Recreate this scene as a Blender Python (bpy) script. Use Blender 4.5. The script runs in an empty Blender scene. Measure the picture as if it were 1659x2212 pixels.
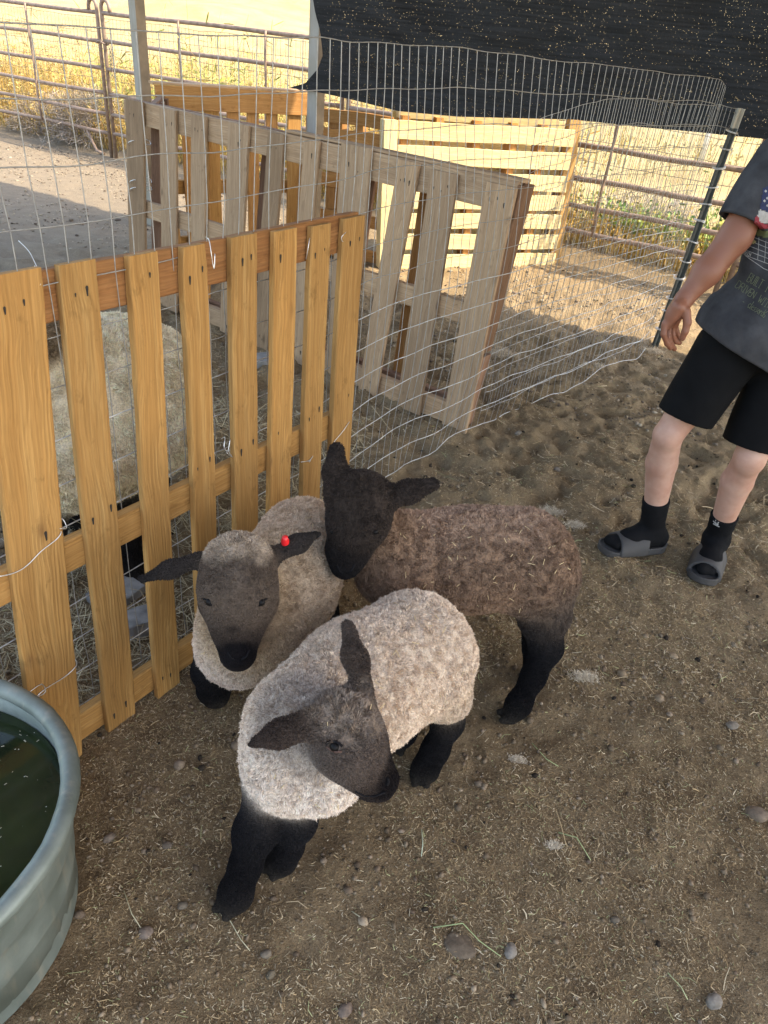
import bpy, bmesh, math, random
import numpy as np
from mathutils import Vector, Matrix

# ------------------------------------------------------------------ camera, world, sun, exposure
PITCH, ROLL, CAM_H, FPX = 33.0, 6.0, 1.5, 1600.0          # FPX in units of a 1659 x 2212 frame
CX, CY = 829.5, 1106.0
scn = bpy.context.scene
COL = scn.collection
_p, _r = math.radians(PITCH), math.radians(ROLL)
FWD = np.array([0, math.cos(_p), -math.sin(_p)])
_r0 = np.array([1., 0, 0]); _u0 = np.cross(_r0, FWD)
RIGHT = math.cos(_r)*_r0 + math.sin(_r)*_u0
UPV = math.cos(_r)*_u0 - math.sin(_r)*_r0
CAM = np.array([0, 0, CAM_H])
cd = bpy.data.cameras.new('camera'); cam = bpy.data.objects.new('camera', cd); COL.objects.link(cam)
cd.sensor_fit = 'VERTICAL'; cd.sensor_height = 36; cd.lens = FPX/2212*36; cd.clip_start = .02; cd.clip_end = 2000
M = Matrix.Identity(4)
for i in range(3):
    M[i][0], M[i][1], M[i][2], M[i][3] = RIGHT[i], UPV[i], -FWD[i], CAM[i]
cam.matrix_world = M
scn.camera = cam

SUN_AZ, SUN_EL = math.radians(-13), math.radians(48)        # sun stands to the right of the shelter
w = bpy.data.worlds.new('World'); scn.world = w; w.use_nodes = True
wn = w.node_tree.nodes; wl = w.node_tree.links
sky = wn.new('ShaderNodeTexSky'); sky.sky_type = 'NISHITA'; sky.sun_disc = False
sky.sun_elevation = SUN_EL; sky.sun_rotation = math.pi/2 - SUN_AZ
sky.air_density = 1.0; sky.dust_density = 1.5
bg = wn['Background']; bg.inputs[1].default_value = .15
wl.new(sky.outputs[0], bg.inputs[0])
sd = bpy.data.lights.new('sun', 'SUN'); sd.energy = 2.0; sd.angle = math.radians(.5); sd.color = (1, .93, .8)
sun = bpy.data.objects.new('sun', sd); COL.objects.link(sun)
S = Vector((math.cos(SUN_EL)*math.cos(SUN_AZ), math.cos(SUN_EL)*math.sin(SUN_AZ), math.sin(SUN_EL)))
sun.rotation_euler = S.to_track_quat('Z', 'Y').to_euler(); sun.location = S*20
scn.view_settings.view_transform = 'Standard'; scn.view_settings.look = 'None'
scn.view_settings.gamma = 1; scn.view_settings.exposure = 2.27
try: scn.view_settings.use_white_balance = True; scn.view_settings.white_balance_temperature = 7700; scn.view_settings.white_balance_tint = 10
except Exception as e: print('WB', e)
try: scn.cycles.max_bounces = 8; scn.cycles.transparent_max_bounces = 16
except Exception: pass

rng = np.random.default_rng(7); random.seed(7)

# ------------------------------------------------------------------ helpers
def ray(x, y): return (x-CX)/FPX*RIGHT - (y-CY)/FPX*UPV + FWD
def gp(x, y, z=0.):
    d = ray(x, y); return CAM + d*((z-CAM[2])/d[2])
def aty(x, y, Y):
    d = ray(x, y); return CAM + d*(Y/d[1])
def plane_pt(x, y, N, c):
    d = ray(x, y); return CAM + d*((c - CAM@N)/(d@N))
DV = np.array([.876, -.482, 0.]); NV = np.array([.482, .876, 0.])     # along the back fence, and away from the shelter
def sc(s, c, z=0.): return DV*s + NV*c + np.array([0, 0, z])
def s_of(x, y, c):
    p = plane_pt(x, y, NV, c); return float(p@DV), float(p[2])

_perm = rng.integers(0, 2**31, 65536)
def _h(ix, iy, iz, seed):
    n = (ix*73856093) ^ (iy*19349663) ^ (iz*83492791) ^ (seed*2654435761)
    return (_perm[np.abs(n) % 65536] % 100003)/100003.
def vnoise(P, scale=1., seed=0):
    """smooth value noise in -1..1"""
    P = np.asarray(P, float)*scale + 1000.; I = np.floor(P).astype(np.int64); F = P-I; F = F*F*(3-2*F)
    o = 0
    for dx in (0, 1):
        for dy in (0, 1):
            for dz in (0, 1):
                wt = (F[..., 0] if dx else 1-F[..., 0])*(F[..., 1] if dy else 1-F[..., 1])*(F[..., 2] if dz else 1-F[..., 2])
                o = o + wt*_h(I[..., 0]+dx, I[..., 1]+dy, I[..., 2]+dz, seed)
    return o*2-1
def vvec(P, scale, seed=0): return np.stack([vnoise(P, scale, seed+k) for k in range(3)], -1)

def tag(o, label=None, cat=None, group=None, kind=None):
    if label: o['label'] = label
    if cat: o['category'] = cat
    if group: o['group'] = group
    if kind: o['kind'] = kind
    return o
def empty(name, loc, label, cat, group=None):
    o = bpy.data.objects.new(name, None); COL.objects.link(o); o.location = loc
    o.empty_display_size = .1
    return tag(o, label, cat, group)
def link(name, V, F, mat, parent=None, smooth=False, col=None, uvw=None, midx=None):
    """V (n,3) world coords; F (m,3|4) array or list. Parent empties only have a location."""
    V = np.asarray(V, float)
    if parent is not None:
        off = Vector((0, 0, 0)); q = parent
        while q is not None: off += Vector(q.location); q = q.parent
        V = V - np.array(off)
    me = bpy.data.meshes.new(name)
    if isinstance(F, np.ndarray):
        n, k = F.shape
        me.vertices.add(len(V)); me.vertices.foreach_set('co', V.astype(np.float32).ravel())
        me.loops.add(n*k); me.loops.foreach_set('vertex_index', F.astype(np.int32).ravel())
        me.polygons.add(n); me.polygons.foreach_set('loop_start', np.arange(0, n*k, k, dtype=np.int32))
        me.update(calc_edges=True); me.validate()
    else:
        me.from_pydata([tuple(v) for v in V], [], F); me.update()
    if smooth: me.polygons.foreach_set('use_smooth', np.ones(len(me.polygons), bool))
    if col is not None:
        a = me.attributes.new('col', 'FLOAT_COLOR', 'POINT')
        c4 = np.ones((len(V), 4), np.float32); c4[:, :3] = col; a.data.foreach_set('color', c4.ravel())
    if uvw is not None:
        a = me.attributes.new('gc', 'FLOAT_VECTOR', 'POINT'); a.data.foreach_set('vector', np.asarray(uvw, np.float32).ravel())
    for m in (mat if isinstance(mat, (list, tuple)) else [mat]): me.materials.append(m)
    if midx is not None: me.polygons.foreach_set('material_index', np.asarray(midx, np.int32))
    o = bpy.data.objects.new(name, me); COL.objects.link(o)
    if parent is not None: o.parent = parent
    return o

class MB:
    """collects polygons (world coordinates) with per-vertex grain coordinates"""
    def __init__(s): s.V = []; s.F = []; s.G = []; s.MI = []
    def add(s, V, F, G=None, mi=0):
        b = len(s.V); V = [tuple(v) for v in V]; s.V += V
        s.F += [tuple(i+b for i in f) for f in F]; s.MI += [mi]*len(F)
        s.G += [tuple(g) for g in G] if G is not None else V
    def build(s, name, mat, parent=None, smooth=False):
        return link(name, np.array(s.V), s.F, mat, parent, smooth, uvw=np.array(s.G), midx=s.MI)
    def tube(s, P, r, n=6, closed=False, mi=0, cap=True):
        P = [np.array(p, float) for p in P]; m = len(P); V = []; ref = None
        for i in range(m):
            a = P[(i-1) % m] if (closed or i > 0) else P[i]; b = P[(i+1) % m] if (closed or i < m-1) else P[i]
            t = b-a; t = t/(np.linalg.norm(t)+1e-12)
            if ref is None:
                ref = np.cross(t, [0, 0, 1]) if abs(t[2]) < .9 else np.cross(t, [1, 0, 0])
            ref = ref - t*(ref@t); ref /= np.linalg.norm(ref)+1e-12; q = np.cross(t, ref)
            rr = r[i] if hasattr(r, '__len__') else r
            for k in range(n):
                an = 2*math.pi*k/n; V.append(P[i] + rr*(math.cos(an)*ref + math.sin(an)*q))
        F = []
        for i in range(m if closed else m-1):
            for k in range(n):
                j = (i+1) % m; F.append((i*n+k, i*n+(k+1) % n, j*n+(k+1) % n, j*n+k))
        if cap and not closed: F += [tuple(range(n-1, -1, -1)), tuple((m-1)*n+k for k in range(n))]
        s.add(V, F, mi=mi)

def board(mb, a, b, wv, tv, rough=.0012, chip=0., seed=None, mi=0, bow=0.):
    """a plank from a to b (centre line), wv/tv = half-width and half-thickness VECTORS; edges eased, faces slightly uneven"""
    a, b, wv, tv = [np.array(q, float) for q in (a, b, wv, tv)]
    L = np.linalg.norm(b-a); n = max(4, int(L/.05)); W = np.linalg.norm(wv); T = np.linalg.norm(tv)
    wu, tu = wv/W, tv/T; e = .0025
    prof = [(-W+e, -T), (W-e, -T), (W, -T+e), (W, T-e), (W-e, T), (-W+e, T), (-W, T-e), (-W, -T+e)]
    sd_ = random.random()*100 if seed is None else seed
    V = []; G = []
    for i in range(n+1):
        t = i/n; c = a+(b-a)*t + tu*bow*4*t*(1-t)
        ex = .003*random.uniform(-1, 1) if i in (0, n) else 0
        wob = rough*math.sin(7*t+sd_)*1.5
        sh = 1 - chip*(.5 if i in (0, n) else 0)
        for (p, q) in prof:
            P = c + wu*(p*sh+wob + random.uniform(-rough, rough)*.7) + tu*(q + random.uniform(-rough, rough)*.25) + (b-a)/L*ex
            V.append(P); G.append((t*L+sd_, p, q))
    F = []
    for i in range(n):
        for k in range(8):
            F.append((i*8+k, i*8+(k+1) % 8, (i+1)*8+(k+1) % 8, (i+1)*8+k))
    F += [tuple(range(7, -1, -1)), tuple(n*8+k for k in range(8))]
    mb.add(V, F, G, mi)

# ---- materials
class NT:
    def __init__(s, name):
        s.m = bpy.data.materials.new(name); s.m.use_nodes = True; s.t = s.m.node_tree; s.n = s.t.nodes; s.l = s.t.links
        s.b = s.n['Principled BSDF']; s.out = s.n['Material Output']
    def node(s, ty, ins=None, **kw):
        n = s.n.new(ty)
        for k, v in kw.items(): setattr(n, k, v)
        for k, v in (ins or {}).items(): s.put(n.inputs[k], v)
        return n
    def put(s, sock, v):
        if hasattr(v, 'is_output') or hasattr(v, 'links'): s.l.new(v, sock)
        else: sock.default_value = v
    def attr(s, name, out='Color'): return s.node('ShaderNodeAttribute', attribute_name=name).outputs[out]
    def obj(s): return s.node('ShaderNodeTexCoord').outputs['Object']
    def pos(s): return s.node('ShaderNodeNewGeometry').outputs['Position']
    def map(s, v, scale=(1, 1, 1), loc=(0, 0, 0)): return s.node('ShaderNodeMapping', {'Vector': v, 'Scale': scale, 'Location': loc}).outputs[0]
    def noise(s, v, scale, detail=4, rough=.55, dist=0): return s.node('ShaderNodeTexNoise', {'Vector': v, 'Scale': scale, 'Detail': detail, 'Roughness': rough, 'Distortion': dist}).outputs[0]
    def ramp(s, f, stops):
        r = s.node('ShaderNodeValToRGB', {'Fac': f}); cr = r.color_ramp
        while len(cr.elements) < len(stops): cr.elements.new(.5)
        for e, (p, c) in zip(cr.elements, stops):
            e.position = p; e.color = (*c, 1) if len(c) == 3 else c
        return r.outputs[0]
    def mix(s, f, a, b, mode='MIX'):
        n = s.node('ShaderNodeMix', data_type='RGBA', blend_type=mode)
        for k, v in ((0, f), (6, a), (7, b)):
            if isinstance(v, tuple) and len(v) == 3: v = (*v, 1)
            s.put(n.inputs[k], v)
        return n.outputs[2]
    def math(s, op, a, b=0.): 
        n = s.node('ShaderNodeMath', operation=op); s.put(n.inputs[0], a); s.put(n.inputs[1], b); return n.outputs[0]
    def bump(s, h, strength=.5, dist=.01):
        n = s.node('ShaderNodeBump', {'Height': h, 'Strength': strength, 'Distance': dist}); s.l.new(n.outputs[0], s.b.inputs['Normal'])
    def fin(s, col, rough=.8, metal=0., spec=.3):
        if isinstance(col, tuple) and len(col) == 3: col = (*col, 1)
        s.put(s.b.inputs['Base Color'], col); s.put(s.b.inputs['Roughness'], rough); s.put(s.b.inputs['Metallic'], metal)
        s.b.inputs['Specular IOR Level'].default_value = spec
        return s.m

def mat_wood(name, c1, c2, c3, knot=(.12, .05, .02), gray=0.):
    t = NT(name); g = t.attr('gc', 'Vector')
    warp = t.noise(t.map(g, (3, 9, 9)), 1.0, 2)
    gv = t.node('ShaderNodeVectorMath', {0: g, 1: t.node('ShaderNodeCombineXYZ', {'Y': t.math('MULTIPLY', warp, .05), 'Z': t.math('MULTIPLY', warp, .05)}).outputs[0]}, operation='ADD').outputs[0]
    fine = t.noise(t.map(gv, (5, 260, 260)), 1.0, 3, .6)
    broad = t.noise(t.map(gv, (1.3, 60, 60)), 1.0, 3, .6)
    wv = t.node('ShaderNodeTexWave', {'Vector': t.map(gv, (1.0, 22, 14)), 'Scale': 1.6, 'Distortion': 5, 'Detail': 2, 'Detail Scale': 1.2}, wave_type='BANDS', bands_direction='Y').outputs[1]
    base = t.ramp(broad, [(.25, c1), (.5, c2), (.75, c3)])
    base = t.mix(t.math('MULTIPLY', wv, .22), base, tuple(v*.66 for v in c1))
    base = t.mix(t.ramp(fine, [(.42, (0, 0, 0)), (.62, (.55, .55, .55))]), base, tuple(v*.6 for v in c2))
    vo = t.node('ShaderNodeTexVoronoi', {'Vector': t.map(gv, (3.4, 9, 9)), 'Scale': 1.0}, feature='F1')
    kn = t.ramp(vo.outputs[0], [(0, (1, 1, 1)), (.05, (.9, .9, .9)), (.085, (.3, .3, .3)), (.13, (0, 0, 0))])
    base = t.mix(t.math('MULTIPLY', kn, .75), base, knot)
    st = t.noise(t.map(t.pos(), (7, 7, 2.2)), 1.0, 4)
    base = t.mix(t.ramp(st, [(.5, (0, 0, 0)), (.8, (.45, .45, .45))]), base, tuple(v*.5 for v in c1))
    pb = t.noise(t.map(g, (.16, .01, .01)), 1.0, 0)
    base = t.mix(1., base, t.ramp(pb, [(.3, (.70, .68, .66)), (.5, (1, 1, 1)), (.7, (1.18, 1.14, 1.08))]), 'MULTIPLY')
    dr = t.noise(t.map(g, (14, 22, 22)), 1.0, 4, .7)
    base = t.mix(t.ramp(dr, [(.60, (0, 0, 0)), (.72, (.5, .5, .5))]), base, tuple(v*.45 for v in c1))
    t.bump(t.math('ADD', t.math('MULTIPLY', fine, 1.0), t.math('MULTIPLY', wv, .35)), .55, .0025)
    return t.fin(base, .78, spec=.2)
W_ORANGE = mat_wood('wood_orange', (.32, .160, .050), (.42, .220, .072), (.49, .285, .105))
W_RAIL = mat_wood('wood_rail_brown', (.30, .125, .045), (.42, .19, .07), (.50, .25, .10))
W_GRAY = mat_wood('wood_weathered', (.35, .225, .135), (.45, .30, .185), (.52, .37, .24), knot=(.13, .08, .05))
W_GRAYD = mat_wood('wood_weathered_brown', (.22, .12, .075), (.30, .17, .11), (.36, .22, .15))
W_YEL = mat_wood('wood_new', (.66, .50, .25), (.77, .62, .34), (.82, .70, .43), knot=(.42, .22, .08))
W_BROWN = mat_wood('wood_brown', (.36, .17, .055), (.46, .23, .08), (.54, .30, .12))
W_DARK = mat_wood('wood_dark', (.17, .09, .05), (.24, .13, .075), (.30, .18, .11))

def mat_simple(name, c, rough=.6, metal=0., spec=.4, var=.15, nscale=20, bump=.15, bd=.002):
    t = NT(name); n = t.noise(t.pos(), nscale, 5)
    col = t.mix(t.ramp(n, [(.3, (0, 0, 0)), (.7, (1, 1, 1))]), tuple(v*(1-var) for v in c), tuple(min(1, v*(1+var)) for v in c))
    t.bump(n, bump, bd); return t.fin(col, rough, metal, spec)
WIRE = mat_simple('wire_galvanised', (.36, .345, .32), .5, .45, .5, .2, 60)
WIRE_DK = mat_simple('wire_field', (.20, .17, .14), .6, .4, .4, .2, 60)
TIE = mat_simple('wire_tie', (.75, .74, .72), .35, .7, .5, .1, 60)
NAIL = mat_simple('nail_stain', (.035, .028, .022), .7, .2, .3)
RUST = mat_simple('pipe_rusty', (.27, .195, .155), .6, .25, .4, .3, 25, .3)
CHAIN = mat_simple('chain_steel', (.25, .2, .17), .5, .7)
TPOST = mat_simple('tpost_green', (.06, .068, .065), .5, .1, .4, .3, 30)
WHITEP = mat_simple('white_paint', (.66, .63, .55), .6, 0, .3, .12, 40)
POSTM = mat_simple('painted_steel_post', (.60, .60, .56), .5, .15, .4, .12, 14)
def mat_post():
    t = NT('post_weathered'); n = t.noise(t.map(t.pos(), (8, 8, 2)), 1.0, 5)
    col = t.ramp(n, [(.3, (.20, .16, .11)), (.5, (.27, .25, .21)), (.7, (.34, .33, .31))])
    t.bump(n, .15, .002); return t.fin(col, .55, .1, .4)
POSTM = mat_post()

def mat_galv():
    t = NT('tank_galvanised'); p = t.pos(); n1 = t.noise(p, 9, 5, .6); n2 = t.noise(t.map(p, (40, 40, 8)), 1, 4)
    v = t.node('ShaderNodeTexVoronoi', {'Vector': p, 'Scale': 55.}).outputs['Color']
    c = t.ramp(n1, [(.3, (.12, .145, .125)), (.5, (.18, .21, .19)), (.68, (.25, .285, .26))])
    c = t.mix(t.ramp(n2, [(.56, (0, 0, 0)), (.75, (.5, .5, .5))]), c, (.36, .33, .26))
    t.bump(n1, .2, .004); return t.fin(c, t.ramp(n1, [(.3, (.42, .42, .42)), (.7, (.6, .6, .6))]), .35, spec=.5)
GALV = mat_galv()
def mat_water():
    t = NT('tank_water'); p = t.pos()
    v = t.node('ShaderNodeTexVoronoi', {'Vector': p, 'Scale': 70., 'Randomness': 1.}).outputs[0]
    n = t.noise(p, 7, 3)
    sp = t.math('MULTIPLY', t.ramp(v, [(.055, (1, 1, 1)), (.085, (0, 0, 0))]), t.ramp(t.noise(p, 33, 2), [(.52, (0, 0, 0)), (.6, (1, 1, 1))]))
    c = t.mix(t.ramp(n, [(.35, (0, 0, 0)), (.7, (1, 1, 1))]), (.010, .016, .008), (.022, .034, .012))
    c = t.mix(sp, c, (.5, .5, .44))
    t.bump(t.noise(p, 14, 3), .03, .01); return t.fin(c, t.math('ADD', t.math('MULTIPLY', sp, .5), .06), 0, .4)
WATER = mat_water()

def mat_ground():
    t = NT('dirt'); p = t.pos()
    n0 = t.noise(p, 1.1, 5, .6); n1 = t.noise(p, 9, 6, .65); n2 = t.noise(p, 60, 5, .7); n3 = t.noise(p, 260, 3, .6)
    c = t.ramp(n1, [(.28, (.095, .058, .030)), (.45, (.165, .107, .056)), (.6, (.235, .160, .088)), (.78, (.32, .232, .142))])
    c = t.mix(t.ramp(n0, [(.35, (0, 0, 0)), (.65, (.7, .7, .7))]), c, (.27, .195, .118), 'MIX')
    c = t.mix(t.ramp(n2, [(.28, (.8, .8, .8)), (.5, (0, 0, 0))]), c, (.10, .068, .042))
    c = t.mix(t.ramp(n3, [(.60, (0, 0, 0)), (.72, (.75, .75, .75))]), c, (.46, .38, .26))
    # paler, drier dirt outside; colour also lightened under the roof in place of light
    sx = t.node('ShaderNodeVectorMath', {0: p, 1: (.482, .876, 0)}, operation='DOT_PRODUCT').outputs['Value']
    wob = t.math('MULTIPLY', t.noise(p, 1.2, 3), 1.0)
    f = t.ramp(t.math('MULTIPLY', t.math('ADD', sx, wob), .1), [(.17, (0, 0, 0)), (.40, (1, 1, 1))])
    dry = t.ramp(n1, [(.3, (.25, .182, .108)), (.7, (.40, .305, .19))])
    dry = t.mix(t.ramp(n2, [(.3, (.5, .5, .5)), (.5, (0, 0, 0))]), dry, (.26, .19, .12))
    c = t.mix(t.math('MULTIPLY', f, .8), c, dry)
    n4 = t.noise(t.map(p, (1, 1, 1)), 150, 3, .75, 1.2); n5 = t.noise(p, 38, 5, .75, .8)
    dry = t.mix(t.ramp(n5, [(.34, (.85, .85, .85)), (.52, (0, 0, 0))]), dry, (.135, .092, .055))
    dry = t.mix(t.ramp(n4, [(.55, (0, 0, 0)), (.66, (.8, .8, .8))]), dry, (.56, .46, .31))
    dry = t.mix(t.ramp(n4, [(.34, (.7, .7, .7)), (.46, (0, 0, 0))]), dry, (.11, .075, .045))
    g = t.ramp(n0, [(.3, (.34, .26, .13)), (.5, (.41, .33, .17)), (.7, (.46, .38, .21))])
    g = t.mix(t.ramp(t.noise(t.map(p, (2.5, 1.2, 1)), 1., 6, .7), [(.48, (0, 0, 0)), (.66, (.6, .6, .6))]), g, (.36, .27, .14))
    f2 = t.ramp(t.math('MULTIPLY', t.math('ADD', sx, wob), .1), [(.69, (0, 0, 0)), (.76, (1, 1, 1))])
    c = t.mix(f2, c, g)
    h = t.math('ADD', t.math('MULTIPLY', n2, .7), t.math('MULTIPLY', n3, .35)); h = t.math('ADD', h, t.math('MULTIPLY', n1, .8))
    c = t.mix(t.ramp(t.noise(p, 420, 2, .6), [(.30, (.8, .8, .8)), (.45, (0, 0, 0))]), c, (.055, .036, .022))
    yd = t.node('ShaderNodeVectorMath', {0: p, 1: (-.876, .482, 0)}, operation='DOT_PRODUCT').outputs['Value']  # left yard greyed: gravel colour plus bluish skylit shade painted in
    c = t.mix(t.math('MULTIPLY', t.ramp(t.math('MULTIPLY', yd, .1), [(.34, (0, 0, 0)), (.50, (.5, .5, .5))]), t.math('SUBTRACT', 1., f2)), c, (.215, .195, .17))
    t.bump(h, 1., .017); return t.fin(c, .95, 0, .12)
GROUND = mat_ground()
def mat_vcol(name, rough=.9, spec=.15, nscale=0, amp=.2, sheen=0., bump=None, trans=0.):
    t = NT(name); c = t.attr('col')
    if nscale:
        n = t.noise(t.pos(), nscale, 4, .65)
        c = t.mix(1., c, t.ramp(n, [(.3, (1-amp,)*3), (.7, (1+amp,)*3)]), 'MULTIPLY')
        if bump: t.bump(n, bump[0], bump[1])
    if sheen: t.b.inputs['Sheen Weight'].default_value = sheen; t.b.inputs['Sheen Roughness'].default_value = .6
    return t.fin(c, rough, 0, spec)
STRAWM = mat_vcol('straw', .75, .3)
PEBM = mat_vcol('pebble', .9, .2, 120, .25, bump=(.4, .002))
WEED = mat_vcol('dry_weed', .85, .15)
ROCKM = mat_vcol('rock', .85, .2, 60, .3, bump=(.5, .004))
FURB = mat_vcol('fleece_skin', .95, .08, 190, .35, bump=(1., .006))
FUR = mat_vcol('fleece_fibre', .9, .1)

# ------------------------------------------------------------------ signed-distance modelling
class SDF:
    def __init__(s): s.p = []; s.post = []; s.marks = []
    def rc(s, a, b, ra, rb, col=0, k=.03, flat=None, hair=1.):
        s.p.append(('rc', np.array(a, float), np.array(b, float), ra, rb, np.array(col, float), k, flat, hair)); return s
    def el(s, c, r, col=0, k=.03, R=None, hair=1.):
        s.p.append(('el', np.array(c, float), np.array(r, float), 0, 0, np.array(col, float), k, R, hair)); return s
    @staticmethod
    def _d(q, P):
        if q[0] == 'rc':
            a, b, ra, rb, flat = q[1], q[2], q[3], q[4], q[7]
            if flat is not None:
                n, f = flat; n = n/np.linalg.norm(n); w_ = (P-a)@n; P = P + np.outer(w_*(f-1), n)
                bb = b + n*((b-a)@n)*(f-1)
            else: bb = b
            ab = bb-a; L2 = ab@ab; t = np.clip(((P-a)@ab)/L2, 0, 1)
            d = np.linalg.norm(P-a-t[:, None]*ab, axis=1) - (ra+(rb-ra)*t)
            return d*(.6 if flat is not None else 1)
        c, r, R = q[1], q[2], q[7]
        X = P-c
        if R is not None: X = X@np.array(R).T
        k0 = np.linalg.norm(X/r, axis=1); k1 = np.linalg.norm(X/(r*r), axis=1)
        return k0*(k0-1)/(k1+1e-9)
    def __call__(s, P, full=False):
        D = None; ds = []
        for q in s.p:
            d = s._d(q, P); ds.append(d) if full else None
            if D is None: D = d
            else:
                k = q[6]
                if k > 0:
                    h = np.clip(.5+.5*(D-d)/k, 0, 1); D = D+(d-D)*h - k*h*(1-h)
                else: D = np.minimum(D, d)
        for f in s.post: D = f(P, D)
        return (D, np.array(ds)) if full else D
    def bounds(s):
        lo = np.min([np.minimum(q[1]-max(q[3], q[4]), q[2]-max(q[3], q[4])) if q[0] == 'rc' else q[1]-q[2].max() for q in s.p], 0)
        hi = np.max([np.maximum(q[1]+max(q[3], q[4]), q[2]+max(q[3], q[4])) if q[0] == 'rc' else q[1]+q[2].max() for q in s.p], 0)
        return lo, hi
    def grad(s, P, e=.002):
        g = np.stack([s(P+np.eye(3)[i]*e)-s(P-np.eye(3)[i]*e) for i in range(3)], -1)/(2*e)
        return g
    def normal(s, P):
        g = s.grad(P); return g/(np.linalg.norm(g, axis=1, keepdims=True)+1e-9)
    def attrs(s, P, kc=.012):
        D, ds = s(P, True); m = ds.min(0); wt = np.exp(-(ds-m)/kc); wt /= wt.sum(0)
        cols = np.array([q[5] if q[5].ndim else np.zeros(3) for q in s.p]); hr = np.array([q[8] for q in s.p])
        CO, HR = wt.T@cols, wt.T@hr
        for (mc, mr, mcol, mh, soft) in s.marks:
            q_ = np.linalg.norm((P-np.array(mc))/np.array(mr), axis=1)+.22*vnoise(P, 45, 17); k_ = np.clip((1-q_)/soft+.5, 0, 1)
            CO = CO*(1-k_[:, None])+np.array(mcol)*k_[:, None]
            if mh is not None: HR = HR*(1-k_)+mh*k_
        return CO, HR
    def hit(s, x, y, t0=.3, t1=6.):
        d = ray(x, y); d = d/np.linalg.norm(d); t = t0
        for _ in range(200):
            v = float(s((CAM+d*t)[None])[0])
            if v < .0004: break
            t += max(v*.7, .0004)
            if t > t1: return None
        return CAM+d*t
    def mesh(s, h, pad=.03, iters=2, zmin=None):
        lo, hi = s.bounds(); lo = lo-pad; hi = hi+pad
        if zmin is not None: lo[2] = zmin
        n = np.ceil((hi-lo)/h).astype(int)+1
        ax = [lo[i]+h*np.arange(n[i]) for i in range(3)]
        D = np.empty(n, np.float32)
        yz = np.stack(np.meshgrid(ax[1], ax[2], indexing='ij'), -1).reshape(-1, 2)
        st = max(1, int(400000/len(yz)))
        for i in range(0, n[0], st):
            xs = ax[0][i:i+st]
            P = np.concatenate([np.repeat(xs, len(yz))[:, None], np.tile(yz, (len(xs), 1))], 1)
            D[i:i+st] = s(P).reshape(len(xs), n[1], n[2])
        S_ = D < 0
        c = [S_[a:n[0]-1+a, b:n[1]-1+b, e:n[2]-1+e] for a in (0, 1) for b in (0, 1) for e in (0, 1)]
        cnt = sum(x.astype(np.int8) for x in c); act = (cnt > 0) & (cnt < 8)
        idx = -np.ones(act.shape, np.int64); A = np.argwhere(act); idx[act] = np.arange(len(A))
        acc = np.zeros((len(A), 3)); num = np.zeros(len(A))
        cor = [(a, b, e) for a in (0, 1) for b in (0, 1) for e in (0, 1)]
        for i1, p in enumerate(cor):
            for q in cor[i1+1:]:
                if sum(abs(u-v) for u, v in zip(p, q)) != 1: continue
                d1 = D[A[:, 0]+p[0], A[:, 1]+p[1], A[:, 2]+p[2]]; d2 = D[A[:, 0]+q[0], A[:, 1]+q[1], A[:, 2]+q[2]]
                cr = (d1 < 0) != (d2 < 0); t = np.where(cr, d1/(d1-d2+1e-12), 0)
                pt = np.array(p)+t[:, None]*(np.array(q)-np.array(p)); acc[cr] += pt[cr]; num[cr] += 1
        V = lo + h*(A + acc/num[:, None])
        F = []
        for axn in range(3):
            sl = [slice(None)]*3; sl2 = [slice(None)]*3; sl[axn] = slice(0, -1); sl2[axn] = slice(1, None)
            cr = S_[tuple(sl)] != S_[tuple(sl2)]
            o1, o2 = [(1, 2), (2, 0), (0, 1)][axn]
            E = np.argwhere(cr); ok = (E[:, o1] > 0) & (E[:, o2] > 0) & (E[:, o1] < n[o1]-1) & (E[:, o2] < n[o2]-1); E = E[ok]
            def ci(a, b):
                T = E.copy(); T[:, o1] -= a; T[:, o2] -= b; return idx[T[:, 0], T[:, 1], T[:, 2]]
            Q = np.stack([ci(1, 1), ci(0, 1), ci(0, 0), ci(1, 0)], 1)
            ins = S_[E[:, 0], E[:, 1], E[:, 2]]
            Q[~ins] = Q[~ins][:, ::-1]
            F.append(Q)
        F = np.concatenate(F); F = F[(F >= 0).all(1)]
        for _ in range(iters):
            d = s(V); g = s.grad(V, h*.3); V = V - np.clip(d/((g*g).sum(1)+.05), -h*.5, h*.5)[:, None]*g
        return V, F

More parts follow.
